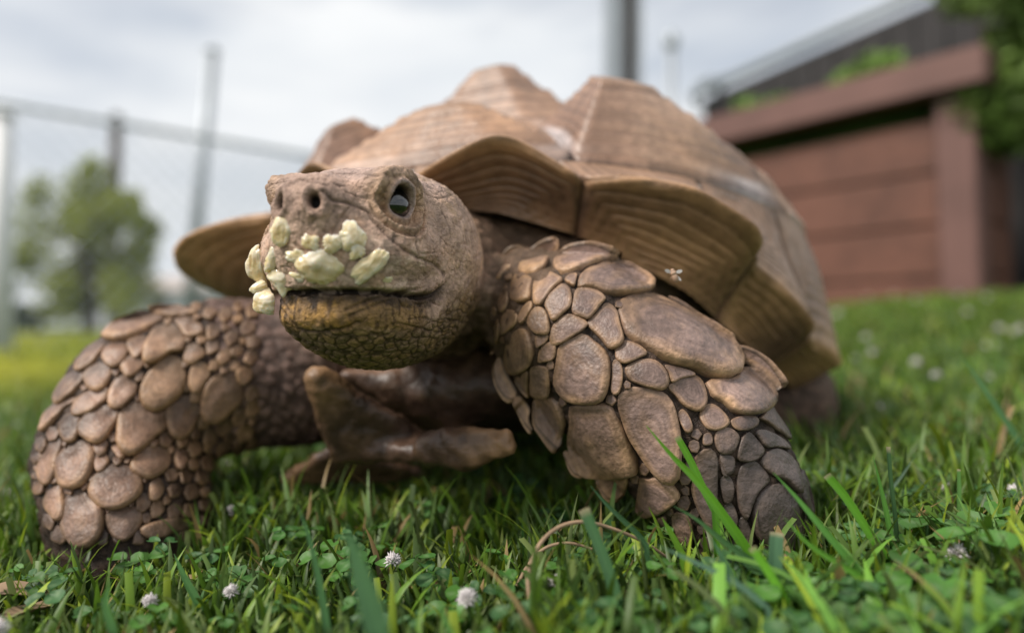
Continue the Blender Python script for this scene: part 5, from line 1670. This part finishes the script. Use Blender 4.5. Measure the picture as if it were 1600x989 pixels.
def pole(u0, v0, u1, v1, d, rpx, name, lab, m, cat='pole', arm=False):
    T_ = at(u0, v0, d); B = at(u1, v1, d)
    t = (0 - B[2]) / (T_[2] - B[2]); G = B + (T_ - B) * t
    root = empty(name, (G[0], G[1], 0)); tag(root, lab, cat)
    k = d / F_PX
    V, Fs = tube([np.array([0, 0, -.1]), (T_ - G) * .5, T_ - G], [rpx * k, rpx * k * .95, rpx * k * .9], 12); mesh_obj('shaft', V, Fs, m, root)
    V, Fs = tube([T_ - G, T_ - G + np.array([0, 0, rpx * k * .8])], [rpx * k * 1.15, rpx * k * .5], 12); mesh_obj('cap', V, Fs, m, root)
    if arm:
        for dz, w in ((-.25, .75), (-.75, .6)):
            bm = bmesh.new(); box(bm, (T_ - G) + np.array([0, 0, dz]), (w, .05, .05)); bm_obj('cross_arm', bm, m, root)
            for x in (-.9, -.4, .4, .9):
                V, Fs = tube([(T_ - G) + np.array([x * w, 0, dz + .05]), (T_ - G) + np.array([x * w, 0, dz + .2])], [.05, .03], 8); mesh_obj('insulator', V, Fs, MT['white'], root)
pole(332, 82, 306, 360, 7.5, 10, 'light_pole', 'tall slim grey-blue pole standing left of the shell', MT['steel'])
pole(182, 185, 176, 480, 14, 9, 'utility_pole', 'dark utility pole rising behind the tree at the left', MT['bark'])
pole(6, 182, 2, 490, 3.4, 15, 'white_post', 'white post cut by the left edge', MT['white'], 'post')
def tree():
    g = at(140, 500, 9.5); g[2] = 0
    e = empty('tree', tuple(g)); tag(e, 'rounded yellow-green tree behind the wire mesh fence at the left', 'tree')
    r = np.random.default_rng(44)
    cl = [(np.array([r.uniform(-.85, .85), r.uniform(-.7, .7), r.uniform(-.95, .75)]), r.uniform(.22, .38)) for _ in range(34)]
    cl += [(np.array([.2, 0, 1.0]), .25), (np.array([.75, 0, .55]), .22), (np.array([-.1, .1, .8]), .3)]
    V, Fc, cc = leafy(9000, (0, 0, 1.22), (.88, .8, 1.02), .055, 45, (.32, .36, .06), cl)
    mesh_obj('crown', V, Fc, MT['leaf'], e, col=cc)
    V, Fs = tube(smooth_path([(0, 0, -.05), (.03, 0, .5), (-.02, .03, 1.1), (.03, 0, 1.8)], 14), np.linspace(.09, .03, 14), 9)
    tr = mesh_obj('trunk', V, Fs, MT['bark'], e)
    for k in range(6):
        a = k * 1.05; z0 = .5 + .16 * k
        V, Fs = tube(smooth_path([(0.01, 0, z0), (.25 * math.cos(a), .25 * math.sin(a), z0 + .25), (.5 * math.cos(a), .5 * math.sin(a), z0 + .4)], 8), np.linspace(.03, .01, 8), 7)
        mesh_obj('limb', V, Fs, MT['bark'], tr)
tree()
def far_house():
    g0 = at(150, 505, 22); g1 = at(420, 500, 22); x0, x1 = g0[0], g1[0]; y = g0[1]; zt = at(250, 455, 22)[2]
    root = empty('house', ((x0 + x1) / 2, y + 2, 0)); tag(root, 'low pale house with a pale grey roof far off at the left', 'house')
    w = (x1 - x0) / 2
    bm = bmesh.new(); box(bm, (0, 0, zt / 2 - .1), (w, 2, zt / 2 + .1)); wl = bm_obj('wall', bm, MT['white'], root)
    bm = bmesh.new()
    rz = at(250, 425, 22)[2]
    vs_ = [bm.verts.new(p) for p in [(-w - .3, -2.3, zt + .01), (w + .3, -2.3, zt + .01), (w + .3, 2.3, zt + .01), (-w - .3, 2.3, zt + .01), (-w - .3, 0, rz), (w + .3, 0, rz)]]
    for f in ((0, 1, 5, 4), (2, 3, 4, 5), (0, 4, 3), (1, 2, 5), (0, 3, 2, 1)): bm.faces.new([vs_[i] for i in f])
    bm_obj('roof', bm, MT['roof'], root)
    for x in (-.7, -.25, .2, .65):
        bm = bmesh.new(); box(bm, (x * w, -2.0, zt * .55), (.35, .03, .28)); wn_ = bm_obj('window', bm, MT['white'], root)
        bm = bmesh.new(); box(bm, (x * w, -2.02, zt * .55), (.29, .03, .22)); o = bm_obj('pane', bm, MT['dark'], wn_)
far_house()
for i, (u, d, w, h, lab) in enumerate([(60, 26, 2.2, 1.5, 'low round bush far off at the left edge'), (330, 30, 4.0, 1.6, 'dull green bush in front of the far house'), (-30, 24, 2.5, 2.2, 'bush at the far left behind the white post')]):
    g = at(u, 505, d); g[2] = 0
    e = empty('bush', tuple(g)); tag(e, lab, 'bush', 'bushes in the far background')
    r = np.random.default_rng(60 + i)
    cl = [(np.array([r.uniform(-.7, .7), r.uniform(-.7, .7), r.uniform(-.6, .6)]), .4) for _ in range(14)]
    V, Fc, cc = leafy(2200, (0, 0, h * .5), (w * .5, w * .5, h * .5), .09, 70 + i, (.09, .13, .045), cl)
    mesh_obj('foliage', V, Fc, MT['leaf'], e, col=cc)
    V, Fs = tube([(0, 0, -.05), (0, 0, h * .6)], [.08, .03], 8); mesh_obj('stem', V, Fs, MT['bark'], e)
